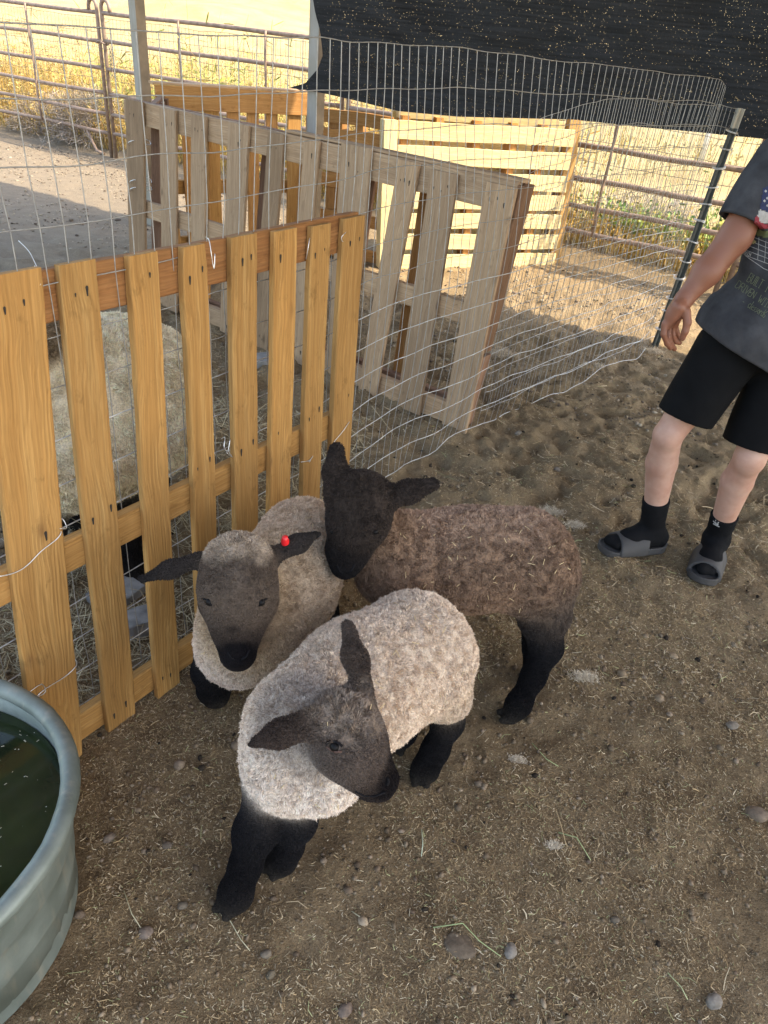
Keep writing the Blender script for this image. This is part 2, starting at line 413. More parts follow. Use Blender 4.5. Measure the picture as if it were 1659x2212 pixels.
def fur(sdf, V, F, n, length=.012, width=.0011, comb=(0, 0, -.3), curl=.5, clump=90., wool=None, seed=0, colvar=.12, tipgain=1.15, bald=()):
    """n fibres as bent tapering ribbons rooted on the surface"""
    r = np.random.default_rng(seed)
    T = np.concatenate([F[:, :3], F[:, [0, 2, 3]]]); a, b, c = V[T[:, 0]], V[T[:, 1]], V[T[:, 2]]
    ar = np.linalg.norm(np.cross(b-a, c-a), axis=1)
    N0 = np.cross(b-a, c-a); ctr = (a+b+c)/3; fac = (N0*(CAM-ctr)).sum(1) > -.35*ar*np.linalg.norm(CAM-ctr, axis=1)
    wgt = ar*np.where(fac, 1., .18)
    t = r.choice(len(T), n, p=wgt/wgt.sum()); u, v = r.random(n), r.random(n); m = u+v > 1; u[m] = 1-u[m]; v[m] = 1-v[m]
    P = a[t]*(1-u-v)[:, None]+b[t]*u[:, None]+c[t]*v[:, None]
    if len(bald):
        ok = np.ones(n, bool)
        for (bc, br) in bald: ok &= np.linalg.norm(P-bc, axis=1) > br
        P = P[ok]; n = len(P)
    Nn = sdf.normal(P); col, hl = sdf.attrs(P)
    cb = np.array(comb, float); cb = cb - (Nn@cb)[:, None]*Nn
    Dn = Nn*1.0 + cb + r.normal(size=(n, 3))*.28
    Dn /= np.linalg.norm(Dn, axis=1, keepdims=True)
    wl_ = np.clip((hl-.5)*2, 0, 1)[:, None]              # 1 on fleece, 0 on short face/leg hair
    cl = vvec(P, clump, 11)*curl*wl_ + vvec(P, clump*.45, 21)*curl*.6*wl_
    L = (length*hl*r.uniform(.6, 1.15, n))[:, None]
    side = np.cross(Dn, r.normal(size=(n, 3))); side /= np.linalg.norm(side, axis=1, keepdims=True)
    W_ = width*(r.uniform(.7, 1.3, n))[:, None]
    p0 = P - Nn*.001; p1 = P + Dn*L*.55 + cl*L*.35; p2 = P + (Dn*.85+cb*.5)*L*1.0 + cl*L*.95
    VV = np.stack([p0-side*W_, p0+side*W_, p1+side*W_*.8, p1-side*W_*.8, p2], 1).reshape(-1, 3)
    base = (np.arange(n)*5)[:, None]
    FF = np.concatenate([base+np.array([0, 1, 2]), base+np.array([0, 2, 3]), base+np.array([3, 2, 4])], 0)
    cv = col*(1+r.normal(size=(n, 1))*colvar)*(1+.14*(vnoise(P, clump*.95, 5)*np.clip((hl-.5)*2, 0, 1))[:, None]+.04*vnoise(P, 22, 6)[:, None])  # per-clump tone paints shadow-like darks between the wool curls
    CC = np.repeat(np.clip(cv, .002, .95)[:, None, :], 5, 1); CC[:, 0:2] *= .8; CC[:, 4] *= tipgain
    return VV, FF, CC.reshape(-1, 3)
# ------------------------------------------------------------------ terrain
def hoof(x, y):
    P = np.stack([x, y, 0*x], -1); P = P + vvec(P, 3, 95)*.05
    h = .010*vnoise(P, 6, 1)+.010*vnoise(P, 14, 2)+.007*vnoise(P, 30, 3)+.0030*vnoise(P, 62, 9)
    amt = np.clip((y-1.5)/1.0, .22, 1.)*np.clip((7.2-y)/2.5, .4, 1)
    pits = vnoise(P, 9.5, 4); pits2 = vnoise(P+5, 13, 6)
    h = h - .030*np.clip(pits-.22, 0, 1)*amt*1.15 - .030*np.clip(pits2-.2, 0, 1)*amt*1.4 + .007*np.clip(-pits, 0, 1)*amt
    return h*(.4+1.0*amt)+(.006*vnoise(P, 48, 77)+.003*vnoise(P, 90, 78))*amt
def terrain(x, y):
    x = np.asarray(x, float); y = np.asarray(y, float)
    c = NV[0]*x+NV[1]*y; q = np.clip(c-8.2, 0, None); P = np.stack([x, y, 0*x], -1)
    hill = q*q/(q+6.)*.17 + (vnoise(P, .08, 5)*.9+vnoise(P, .3, 6)*.28)*np.clip(q/8, 0, 1)
    near = hoof(x, y)*np.clip((11-y)/4, 0, 1)
    berm = .10*np.exp(-((c-6.75)/.35)**2)*(1+.6*vnoise(P, 1.5, 8))
    return near + hill + berm
def axis(lo, d0, d1, hi, st, g=1.09, mx=4.):
    a = list(np.arange(d0, d1, st)); s_ = st; v = a[-1]
    while v < hi: s_ = min(s_*g, mx); v += s_; a.append(v)
    s_ = st; v = a[0]; pre = []
    while v > lo: s_ = min(s_*g, mx); v -= s_; pre.append(v)
    return np.array(pre[::-1]+a)
gx = axis(-90, -1.3, 2.3, 90, .013, 1.035); gy = axis(-12, .3, 4.2, 150, .0135, 1.035)
X, Y = np.meshgrid(gx, gy, indexing='ij'); Z = terrain(X, Y)
nx, ny = len(gx), len(gy); I = np.arange(nx*ny).reshape(nx, ny)
F = np.stack([I[:-1, :-1], I[1:, :-1], I[1:, 1:], I[:-1, 1:]], -1).reshape(-1, 4)
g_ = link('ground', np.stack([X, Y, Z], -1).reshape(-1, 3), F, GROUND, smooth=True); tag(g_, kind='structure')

def ground_z(x, y): return float(terrain(np.array([x]), np.array([y]))[0])

# ------------------------------------------------------------------ shelter roof and posts
root = empty('shelter_roof', tuple(sc(0, 2, 3.7)), 'corrugated metal roof of the animal shelter, overhead', 'roof')
mb = MB(); V = []; F = []
ss = np.arange(-4.0, 5.6, .035); top = []
for k, s_ in enumerate(ss):
    zz = 3.82 + .012*math.sin(s_*2*math.pi/.2)
    for c_ in (.1, 5.42): V.append(sc(s_, c_, zz)); 
    for c_ in (.1, 5.42): V.append(sc(s_, c_, zz+.004))
for k in range(len(ss)-1):
    b = k*4
    F += [(b, b+1, b+5, b+4), (b+2, b+6, b+7, b+3), (b, b+4, b+6, b+2), (b+1, b+3, b+7, b+5)]
F += [(0, 2, 3, 1), (len(V)-4, len(V)-3, len(V)-1, len(V)-2)]
ROOFM = mat_simple('roof_metal', (.55, .55, .53), .5, .3)
link('corrugated_sheet', V, F, ROOFM, root)
for c_ in (4.47, 2.4, .3):
    m_ = MB(); board(m_, sc(-3.95, c_, 3.72), sc(5.5, c_, 3.72), NV*.045, (0, 0, .07)); m_.build('beam', W_GRAY, root)

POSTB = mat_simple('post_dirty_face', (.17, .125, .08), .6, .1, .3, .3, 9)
def steel_post(px, py, label, rot=.35):
    p = plane_pt(px, py, NV, 4.45); x, y = p[0], p[1]
    a = rot; u = np.array([math.cos(a), math.sin(a), 0]); v = np.array([-math.sin(a), math.cos(a), 0])
    r = empty('steel_post', (x, y, 0), label, 'post', 'posts holding up the shelter roof')
    m_ = MB(); hw = .040; t = .006
    P = [(-hw, -hw), (hw, -hw), (hw, hw), (-hw, hw)]
    n = 9; V = []; G = []
    for i in range(n+1):
        z = -.05+3.69*i/n
        for (p_, q_) in P: V.append(np.array([x, y, z])+u*p_+v*q_)
    F = [(i*4+k, i*4+(k+1) % 4, (i+1)*4+(k+1) % 4, (i+1)*4+k) for i in range(n) for k in range(4)]
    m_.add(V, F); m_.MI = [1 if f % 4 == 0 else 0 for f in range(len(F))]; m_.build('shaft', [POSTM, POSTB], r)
    m_ = MB(); board(m_, np.array([x, y, 3.64])-u*.09, np.array([x, y, 3.64])+u*.09, v*.09, (0, 0, .005)); m_.build('top_plate', POSTM, r)
    return r
steel_post(308, 180, 'grey square steel post on the left, rising behind the end of the long grey pallet', .95)
steel_post(683, 200, 'grey square steel post beside the torn edge of the black shade cloth', 1.0)

# ------------------------------------------------------------------ pipe corral panels on the back fence line
def P6(s_, z, off=0.): return sc(s_, 6.23+off, z)
RAILS = [1.38, 1.13, .88, .65, .45, .26]
def bend(s0, s1, z):
    return [P6(s0+(s1-s0)*t, z+.004*math.sin(9*t+z*7)) for t in np.linspace(0, 1, 9)]
def panel(s0, s1, stays, label, gate=False, lo=.0):
    r = empty('corral_panel', tuple(P6(s0, 0)), label, 'corral panel', 'rusty pipe corral panels along the back')
    for z in RAILS:
        m_ = MB(); m_.tube(bend(s0, s1, z-.0*s0), .0195, 8); m_.build('rail', RUST, r, True)
    for e, sg in ((s0, 1), (s1, -1)):
        m_ = MB(); pts = [P6(e, lo), P6(e, 1.42)]
        for a in np.linspace(0, math.pi, 9)[1:]:
            pts.append(P6(e+sg*.06*(1-math.cos(a)), 1.42+.075*math.sin(a)))
        pts.append(P6(e+sg*.12, 1.39)); m_.tube(pts, .021, 8); m_.build('end_post', RUST, r, True)
    for st in stays:
        m_ = MB(); m_.tube([P6(st+.006*math.sin(z*9), z, -.028) for z in np.linspace(.25, 1.39, 7)], .012, 6); m_.build('stay', RUST, r, True)
    return r
sg, _ = s_of(232, 200, 6.23)
s_in = lambda x, y: s_of(x, y, 6.23)[0]
L1 = panel(sg-3.1, sg-.035, [s_in(72, 100)-.0, s_in(72, 100)-1.4], 'far left corral gate panel meeting the chained double post')
L2 = panel(sg+.035, s_in(745, 100), [s_in(392, 100), s_in(578, 130)], 'corral panel running behind the two steel posts')
L3 = panel(s_in(745, 100)+.07, s_in(1210, 350), [s_in(950, 300)], 'corral panel mostly hidden behind the new pale pallets')
L4 = panel(s_in(1210, 350)+.07, s_in(1645, 330), [s_in(1322, 330)], 'corral panel seen between the pale pallets and the person')
L5 = panel(s_in(1645, 330)+.07, s_in(1645, 330)+3.0, [s_in(1645, 330)+1.2], 'corral panel showing behind the person at the right edge')
# brace foot of the gate
m_ = MB(); sb = s_in(200, 300)
m_.tube([P6(sb-.08, .27), P6(sb-.03, .16), P6(sb+.05, .05), P6(sb+.16, .03)], .017, 8); m_.build('foot_brace', RUST, L1, True)
# chain
ch = empty('chain', tuple(P6(sg, 1.12)), 'rusty chain looped round the two gate posts with its end hanging', 'chain')
m_ = MB(); a0 = P6(sg, 1.12)
m_.tube([a0+DV*.065*math.cos(a)+NV*.04*math.sin(a)+np.array([0, 0, .012*math.sin(3*a)]) for a in np.linspace(0, 2*math.pi, 14)[:-1]], .009, 6, True)
m_.tube([a0+DV*.09+np.array([0, 0, .05]), a0+DV*.11+np.array([0, 0, .0]), a0+DV*.07+np.array([0, 0, -.02])], .009, 6)
m_.build('loop', RUST, ch, True)
for k in range(9):
    c0 = a0+DV*.15-NV*.04+np.array([0, 0, -.03-.034*k]); u = DV if k % 2 else NV; m_ = MB()
    m_.tube([c0+u*.011*math.cos(a)+np.array([0, 0, .02*math.sin(a)]) for a in np.linspace(0, 2*math.pi, 9)[:-1]], .0035, 5, True)
    m_.build('chain_link', CHAIN, ch, True)

# ------------------------------------------------------------------ wire meshes
WIREB = mat_simple('wire_bright', (.58, .58, .58), .4, .45, .5, .15, 60)  # paler copy of the wire: light caught by low rows put in colour
def wire_sheet(name, path, zs, pitch, rad, mat, label, cat, off=None, wob=.006, seed=3, top=None, close=None):
    path = np.array(path, float); seg = np.linalg.norm(np.diff(path, axis=0), axis=1); cum = np.r_[0, np.cumsum(seg)]; Lt = cum[-1]
    def at(s_):
        return np.stack([np.interp(s_, cum, path[:, 0]), np.interp(s_, cum, path[:, 1])], -1)
    def P(s_, z):
        s_ = np.atleast_1d(np.asarray(s_, float)); z = np.broadcast_to(np.asarray(z, float), s_.shape)
        xy = (at(s_)+at(s_-.06)+at(s_+.06))/3
        zt = z*(np.interp(s_, *top)/zs[-1] if top else 1)
        Q = np.stack([xy[:, 0], xy[:, 1], zt], -1)
        if off: Q = Q + off(s_, z)
        Q = Q + vvec(Q, 7, seed)*wob + vvec(Q, 2.2, seed+9)*wob*1.6
        return Q
    m_ = MB(); sv = np.arange(.03, Lt-.03, pitch)
    for z in zs:
        sh = np.arange(.03, sv[-1], .05); m_.tube(list(P(sh, z)), rad*(1.1+(.5 if z < .8 and 'running' in label else 0)), 4, cap=False, mi=1 if z < .8 else 0)
    for k, s_ in enumerate(sv):
        zz = np.linspace(zs[0], zs[-1], 15); Q = P(np.full(15, s_), zz); Q[:, :2] += np.random.default_rng(k).normal(size=2)*.001
        m_.tube(list(Q), rad, 4, cap=False)
    return tag(m_.build(name, [mat, WIREB if mat is WIRE else mat], smooth=True), label, cat)
TP = gp(1415, 745); tpx = TP[:2]
zs = [.015+.1*i for i in range(15)]; zs = list(np.array(zs)*1.44/zs[-1])
def lean(s_, z):      # the sheet belly-sags between its supports
    b = np.exp(-((s_-3.1)/.7)**2)*.07*np.sin(np.clip(z/1.42, 0, 1)*math.pi)
    lo_ = np.clip(1-z/.75, 0, 1)*np.clip((s_-2.4)/.5, 0, 1); q_ = np.stack([s_, z*.6, 0*s_], -1)
    b = b+lo_*.022*vnoise(q_, 6.5, 91)
    return np.stack([b*.75, -b*.65, lo_*.016*vnoise(q_, 5.5, 92)], -1)
path1 = [(-1.35, .12), (-.775, 1.16), (-.245, 2.03), (-.11, 2.38), (.10, 2.74), (.47, 3.17), (1.0, 3.79), (1.42, 4.28), (tpx[0]-.03, tpx[1]-.03)]
wire_sheet('wire_mesh_fence', path1, zs, .0508, .00115, WIRE, 'welded wire mesh fence running behind the tan pallet and on to the dark T-post', 'wire fence', off=lean, top=([0, 1.2, 2.6, 4.0, 5.0, 5.45], [1.445, 1.455, 1.475, 1.46, 1.43, 1.385]))
path2 = [(.38, 3.17), (.75, 3.62), (1.1, 4.03), (1.45, 4.45), (1.68, 4.68)]
def lean2(s_, z):
    t = np.clip(z/1.33, 0, 1); return np.stack([.06*t-.03*(1-s_)*t, .02+.03*t, 0*t], -1)
wire_sheet('wire_mesh_fence', path2, list(np.linspace(.03, 1.34, 14)), .0508, .0012, WIRE, 'second overlapping layer of wire mesh doubled up before the dark T-post', 'wire fence', off=lean2, wob=.009, seed=40, top=([0, .5, 1.6, 2.0], [1.25, 1.335, 1.33, 1.30]))
# field fence behind the panels
pathf = [tuple(sc(s_, 6.42)[:2]) for s_ in np.arange(sg-3.2, sg+9.5, .5)]
wire_sheet('field_fence', pathf, [.08, .2, .33, .46, .6, .75, .9, 1.05, 1.2, 1.33], .058, .0019, WIRE_DK, 'dark woven field fence stretched behind the corral panels', 'wire fence', wob=.008, seed=60)

# T-post
PALETIP = mat_simple('post_tip', (.36, .33, .27), .6)
r = empty('t_post', (TP[0], TP[1], 0), 'dark studded T-post with pale tip wrapped in shiny wire ties', 'fence post')
m_ = MB(); tdir = np.array([.062, .012, 1.]); b0 = np.array([TP[0], TP[1], -.05])
fd = np.array([-.62, -.78, 0]); sdv = np.array([.78, -.62, 0])
board(m_, b0, b0+tdir*1.27, sdv*.021, fd*.003); board(m_, b0+fd*.016, b0+tdir*1.27+fd*.016, fd*.016, sdv*.003)
for k in range(22):
    c0 = b0+tdir*(.15+.05*k)-fd*.004; board(m_, c0-sdv*.007, c0+sdv*.007, tdir*.004, fd*.004)
m_.build('shaft', TPOST, r)
m_ = MB(); board(m_, b0+tdir*1.27, b0+tdir*1.36, sdv*.0215, fd*.0035); board(m_, b0+tdir*1.27+fd*.016, b0+tdir*1.36+fd*.016, fd*.016, sdv*.0035); m_.build('pale_tip', PALETIP, r)
for k, z in enumerate([.1, .22, .30, .42, .52, .63, .74, .83, .92, 1.02, 1.12, 1.2]):
    m_ = MB(); c0 = b0+tdir*(z+.05)
    for j in range(2 if k % 3 else 3):
        m_.tube([c0+sdv*.034*math.cos(a)+fd*(.012+.03*math.sin(a))+np.array([0, 0, .004*j+.006*math.sin(a+k)]) for a in np.linspace(0, 2*math.pi, 13)[:-1]], .0016, 4, True)
    m_.tube([c0+sdv*.03+fd*.02, c0+sdv*.05+fd*.035+np.array([0, 0, -.012]), c0+sdv*.045+fd*.045+np.array([0, 0, -.03])], .0016, 4)
    m_.build('wire_tie', TIE, r, True)

# ------------------------------------------------------------------ shade cloth
def mat_cloth():
    t = NT('shade_cloth'); g = t.attr('gc', 'Vector')
    v = t.node('ShaderNodeTexVoronoi', {'Vector': t.map(g, (118, 88, 1)), 'Scale': 1., 'Randomness': 1.}).outputs[0]
    band = t.noise(t.map(g, (26, 21, 1)), 1., 3)
    thr = t.math('MULTIPLY', t.ramp(band, [(.35, (.3, .3, .3)), (.7, (1, 1, 1))]), .175)
    hole = t.math('LESS_THAN', v, thr)
    n = t.noise(t.map(g, (3, 60, 1)), 1., 5); weave = t.noise(t.map(g, (900, 260, 1)), 1., 1)
    c = t.ramp(n, [(.35, (.013, .014, .016)), (.7, (.030, .032, .037))])
    t.bump(weave, .4, .001)
    t.fin(c, .75, 0, .25)
    tr = t.node('ShaderNodeBsdfTransparent'); mx = t.node('ShaderNodeMixShader')
    t.l.new(hole, mx.inputs[0]); t.l.new(t.b.outputs[0], mx.inputs[1]); t.l.new(tr.outputs[0], mx.inputs[2]); t.l.new(mx.outputs[0], t.out.inputs['Surface'])
    return t.m
CC = 4.52
SL0, SR0 = s_of(683, 200, 4.5)[0], 0.
def cloth_c(s_): return 4.38+.68*np.clip((s_-SL0)/2.2, 0, 1)
def s_cloth(x, y):
    c = 4.52
    for _ in range(25): q = s_of(x, y, c); c = .5*c+.5*float(cloth_c(q[0]))
    return q
bot = [s_cloth(x, y) for x, y in [(655, 190), (705, 203), (760, 215), (860, 240), (1000, 252), (1240, 258), (1400, 275), (1659, 300)]]
bs = [q[0] for q in bot]+[bot[-1][0]+2.5]; bz = [q[1] for q in bot]+[bot[-1][1]+.05]
lef = [s_of(x, y, CC) for x, y in [(655, 190), (690, 180), (712, 150), (722, 120), (718, 70), (710, 30), (706, 0)]]
lz = [q[1] for q in lef]+[3.65]; ls = [q[0] for q in lef]+[lef[-1][0]-.02]
V = []; G = []; nu, nv = 150, 70
for j in range(nv+1):
    v = j/nv
    for i in range(nu+1):
        u = (i/nu)**1.5
        zl = lz[0]+(3.64-lz[0])*v**1.3; sl = np.interp(zl, lz, ls)
        s_ = sl+(bs[-1]-sl)*u; zb = np.interp(s_, bs, bz); 
        zz = zl*(1-min(1, u*14))+ (zb+(3.64-zb)*v**1.3)*min(1, u*14)
        q = np.array([[s_*1.0, zz, 0]])
        dc = .05*vnoise(q*[1.0, 1.6, 1], 2.6, 12)[0]+.022*vnoise(q*[1, 3.2, 1]+[0, s_*1.2, 0], 4, 14)[0]+.006*vnoise(q, 19, 15)[0]
        dc *= min(1, (3.7-zz)*1.3)*min(1, u*12+.15)
        V.append(sc(s_, cloth_c(s_)-.02+dc*.6, zz)); G.append((s_, zz, 0))
F = [(j*(nu+1)+i, j*(nu+1)+i+1, (j+1)*(nu+1)+i+1, (j+1)*(nu+1)+i) for j in range(nv) for i in range(nu)]
o = link('shade_cloth', np.array(V), F, mat_cloth(), smooth=True, uvw=np.array(G))
tag(o, 'black knitted shade cloth speckled with pinholes, hanging from the roof edge', 'shade cloth')
m_ = MB(); c0 = sc(ls[0]-.0, CC-.06, lz[0])
m_.tube([c0+DV*.04*math.cos(a)+NV*(.05*math.sin(a)+.03)+np.array([0, 0, .01*math.sin(2*a)]) for a in np.linspace(0, 2*math.pi, 9)[:-1]], .003, 5, True)
m_.build('corner_tie', CHAIN, o, True)

# ------------------------------------------------------------------ pallets
class Frame:
    def __init__(s, p):
        bx, by, th, L, phi, sh, H = p
        s.O = np.array([bx, by, 0.]); s.d = np.array([math.cos(th), math.sin(th), 0]); s.n = np.array([-math.sin(th), math.cos(th), 0])
        up = np.array([0, 0, 1.])*math.cos(phi)+s.n*math.sin(phi)+s.d*sh; s.L, s.H = L, H; s.u = up/np.linalg.norm(up); s.H = H*np.linalg.norm(up)
        s.N = np.cross(s.d, s.u); s.N /= np.linalg.norm(s.N)      # faces the camera side when d runs left to right
        if s.N@(CAM-s.O) < 0: s.N = -s.N
    def P(s, a, h, o=0.): return s.O+s.d*a+s.u*h+s.N*o             # a along, h up, o towards the viewer
    def ah(s, x, y, o=0.):
        d = ray(x, y); O = s.O+s.N*o; q = CAM+d*(((O-CAM)@s.N)/(d@s.N))-O
        A = np.array([[s.d@s.d, s.d@s.u], [s.d@s.u, 1.]]); b = np.array([q@s.d, q@s.u]); return np.linalg.solve(A, b)
def nails(m_, fr, a, h, o, n=2, sp=.03):
    for k in range(n):
        if random.random() < .22: continue
        ns_ = random.uniform(.55, 1.15)
        c0 = fr.P(a+(k-(n-1)/2)*sp+random.uniform(-.009, .009), h+random.uniform(-.014, .014), o)
        V = [c0+fr.d*.0032*ns_*math.cos(t)+fr.u*(.004*ns_*math.sin(t)-(.012*ns_*ns_ if 4 < t < 5.4 else 0)) for t in np.linspace(0, 2*math.pi, 8)[:-1]]
        m_.add(V, [tuple(range(7))], mi=1)
def vslat(fr, a0, a1, b0, b1, h0, h1, o, th, mat, parent, nh=(), chip=0.):
    """upright slat whose top runs a0..a1 and whose foot runs b0..b1"""
    m_ = MB(); top = fr.P((a0+a1)/2, h1, o); bt = fr.P((b0+b1)/2, h0, o); wv = fr.d*((a1-a0)+(b1-b0))/4
    board(m_, bt, top, wv, fr.N*th/2, chip=chip)
    for (h, n) in nh:
        t = (h-h0)/(h1-h0); nails(m_, fr, (b0+b1)/2*(1-t)+(a0+a1)/2*t, h, o+th/2+.0012, n)
    return m_.build('slat', [mat, NAIL], parent)
def rail(fr, a0, a1, h, hw, o, th, mat, parent, name='rail', dh=0.):
    m_ = MB(); board(m_, fr.P(a0, h, o), fr.P(a1, h+dh, o), fr.u*hw, fr.N*th/2); return m_.build(name, [mat, NAIL], parent)

# front tan pallet
OR = Frame((-.664, 1.151, .996, .993, .109, .137, 1.074))
r = empty('pallet_fence', tuple(OR.P(0, 0)), 'tan wooden pallet standing on edge as a fence beside the water tank', 'pallet')
tops = [(-45, 75, 590), (118, 202, 566), (270, 335, 545), (387, 442, 530), (494, 551, 510), (587, 637, 494), (667, 710, 484), (738, 785, 468)]
bots = [(35, 180, 1610, 1450), (225, 290, 1545, 1545), (332, 385, 1470, 1470), (419, 466, 1200, 1200), (505, 551, 1150, 1150), (580, 621, 1095, 1095), (646, 689, 1060, 1060), (712, 752, 955, 955)]
rr = lambda x, y: OR.ah(x, y, .012)
hb = -.01
for k, ((x0, x1, yt), (u0, u1, yb, yb0)) in enumerate(zip(tops, bots)):
    a0, ht = rr(x0, yt); a1, ht1 = rr(x1, yt)
    q0 = rr(u0, yb0); q1 = rr(u1, yb)
    f0 = a0+(q0[0]-a0)*(ht-hb)/(ht-q0[1]+1e-6) if k != 0 else q0[0]; f1 = a1+(q1[0]-a1)*(ht-hb)/(ht-q1[1]+1e-6) if k != 0 else q1[0]
    w_ = abs(a1-a0); fm = (f0+f1)/2
    if k: f0, f1 = fm-w_/2, fm+w_/2
    print('slat', k, round(a0, 3), round(a1, 3), 'foot', round(f0, 3), round(f1, 3), 'top', round(ht, 3))
    vslat(OR, a0, a1, f0, f1, hb, (ht+ht1)/2, .012, .019, W_ORANGE, r, nh=[(ht-.06, 2), (.58, 2), (.05, 2)], chip=.3 if k in (3,) else .05)
ra = rr(0, 580)[0]-.35; rb = rr(780, 470)[0]+.0
h1 = rr(600, 540)[1]; print('rail h', h1, rr(200, 640)[1])
rail(OR, ra, rb, 1.040, .048, -.012, .028, W_RAIL, r)
hm = [rr(150, 1160)[1], rr(480, 960)[1], rr(700, 865)[1]]; hl = [rr(200, 1545)[1], rr(400, 1385)[1]]; print('mid', hm, 'low', hl)
rail(OR, ra, rb, .5, .037, -.012, .028, W_ORANGE, r)
rail(OR, ra, rb, .05, .037, -.012, .028, W_ORANGE, r)
def tie(fr, pts, parent, rad=.0011, name='wire_tie'):
    m_ = MB(); P = []
    pts = [np.array(p, float) for p in pts]
    for i in range(len(pts)-1):
        for t in np.linspace(0, 1, 5)[:-1]:
            p0 = pts[max(0, i-1)]; p1 = pts[i]; p2 = pts[i+1]; p3 = pts[min(len(pts)-1, i+2)]
            P.append(.5*((2*p1)+(p2-p0)*t+(2*p0-5*p1+4*p2-p3)*t*t+(3*p1-p0-3*p2+p3)*t**3))
    P.append(pts[-1]); m_.tube(P, rad, 5); return m_.build(name, TIE, parent, True)
def tpx_(fr, l, parent, o=.024, rad=.0011):
    return tie(fr, [fr.P(*fr.ah(x, y, oo), oo) for x, y, oo in [(q[0], q[1], q[2] if len(q) > 2 else o) for q in l]], parent, rad)
tpx_(OR, [(75, 575, -.03), (84, 590, .01), (88, 610, .02), (82, 622, .02), (78, 640, .02), (84, 655, .02), (78, 672, .01)], r)
tpx_(OR, [(40, 520, -.06), (60, 540, -.03), (72, 560, -.01), (88, 600, .01), (80, 625, .02)], r, rad=.0007)
tpx_(OR, [(445, 512, -.03), (452, 520, .01), (456, 545, .02), (460, 570, .02), (463, 580, .022), (464, 548, .02)], r)
tpx_(OR, [(667, 490, -.03), (672, 498, .0), (668, 520, .018), (664, 545, .018), (661, 560, .01)], r)
tpx_(OR, [(752, 468, -.02), (756, 485, .0), (748, 500, .02), (738, 512, .02), (741, 522, .02), (752, 505, .02), (758, 492, .02)], r)
tpx_(OR, [(0, 1245), (30, 1238), (58, 1222), (90, 1190), (122, 1165), (132, 1150), (128, 1138, .0), (134, 1120, .0), (144, 1140, .01), (130, 1142)], r)
tpx_(OR, [(64, 1495), (90, 1478), (98, 1495), (80, 1505), (98, 1488), (140, 1462), (165, 1438), (163, 1425, .01)], r)
tpx_(OR, [(478, 948, -.02), (486, 945, .0), (484, 965, .01), (492, 975, .01), (497, 950, .01), (494, 975, .012), (503, 988, .012), (490, 978)], r)
tpx_(OR, [(650, 998), (668, 995), (676, 985), (668, 998), (690, 975, .0)], r)
tpx_(OR, [(765, 892, .0), (752, 915), (738, 935), (725, 950), (718, 962)], r)

# long weathered grey pallet
GR = Frame((-1.683, 4.488, -.623, 2.443, .022, .061, 1.06))
r = empty('pallet_fence', tuple(GR.P(0, 0)), 'long weathered grey slatted pallet standing behind the wire mesh', 'pallet')
gt = [(272, 310, 212), (346, 382, 232), (415, 447, 245), (496, 541, 262), (580, 616, 285), (658, 692, 298), (739, 806, 312), (861, 909, 345), (930, 992, 370), (1050, 1118, 402)]
gb = [(285, 318, 640), (352, 384, 655), (414, 443, 680), (480, 512, 700), (553, 577, 740), (632, 657, 770), (700, 765, 810), (775, 812, 850), (868, 905, 870), (955, 1015, 910)]
gt2 = []
for k, (t_, b_) in enumerate(zip(gt, gb)):
    a0, h0 = GR.ah(t_[0], t_[2]+4, .012); a1, h1 = GR.ah(t_[1], t_[2]+4, .012)
    f0, e0 = GR.ah(b_[0], b_[2], .012); f1, e1 = GR.ah(b_[1], b_[2], .012)
    fm = (f0+f1)/2; w_ = a1-a0; print('gray', k, round(a0, 2), round(a1, 2), round(fm-w_/2, 2), round((h0+h1)/2, 2), round((e0+e1)/2, 2))
    vslat(GR, a0, a1, fm-w_/2, fm+w_/2, .0, min(1.075, max(1.045, (h0+h1)/2)), .012, .017, W_GRAY, r, nh=[(.99, 3 if w_ > .11 else 2), (.06, 2)], chip=.03)
rail(GR, -.02, 2.45, 1.005, .056, -.019, .035, W_GRAY, r)
rail(GR, -.02, 2.45, .52, .045, -.019, .035, W_GRAY, r)
rail(GR, -.02, 2.45, .055, .05, -.019, .035, W_GRAY, r)
for a in (.10, .98, 1.62, 2.36):      # slats of the pallet's back face
    m_ = MB(); board(m_, GR.P(a, 0, -.105), GR.P(a+.03, 1.04, -.105), GR.d*.045, GR.N*.009); m_.build('back_slat', [W_GRAYD, NAIL], r)
for a in (.55, 1.28, 2.0):
    m_ = MB(); board(m_, GR.P(a, 0, -.105), GR.P(a-.02, 1.04, -.105), GR.d*.04, GR.N*.009); m_.build('back_slat', [W_BROWN, NAIL], r)
rail(GR, -.02, 2.45, 1.01, .05, -.078, .035, W_GRAYD, r); rail(GR, -.02, 2.45, .06, .05, -.078, .035, W_GRAYD, r)
m_ = MB(); board(m_, GR.P(2.44, 0, -.05), GR.P(2.45, .35, -.05), GR.N*.05, GR.d*.011); m_.build('end_block', [W_GRAYD, NAIL], r)
m_ = MB(); board(m_, GR.P(2.445, .37, -.05), GR.P(2.46, 1.05, -.05), GR.N*.05, GR.d*.011); m_.build('end_board', [W_DARK, NAIL], r)
m_ = MB(); board(m_, GR.P(1.2, 1.069, -.05), GR.P(2.46, 1.066, -.05), GR.N*.034, (0, 0, .006)); m_.build('cap_board', [W_GRAY, NAIL], r)
for h in (.62, .66, .86):
    tie(GR, [GR.P(.07+.03*math.cos(t), h+.012*math.sin(2*t), -.03+.07*math.sin(t)) for t in np.linspace(0, 6.0, 9)], r, .0022)

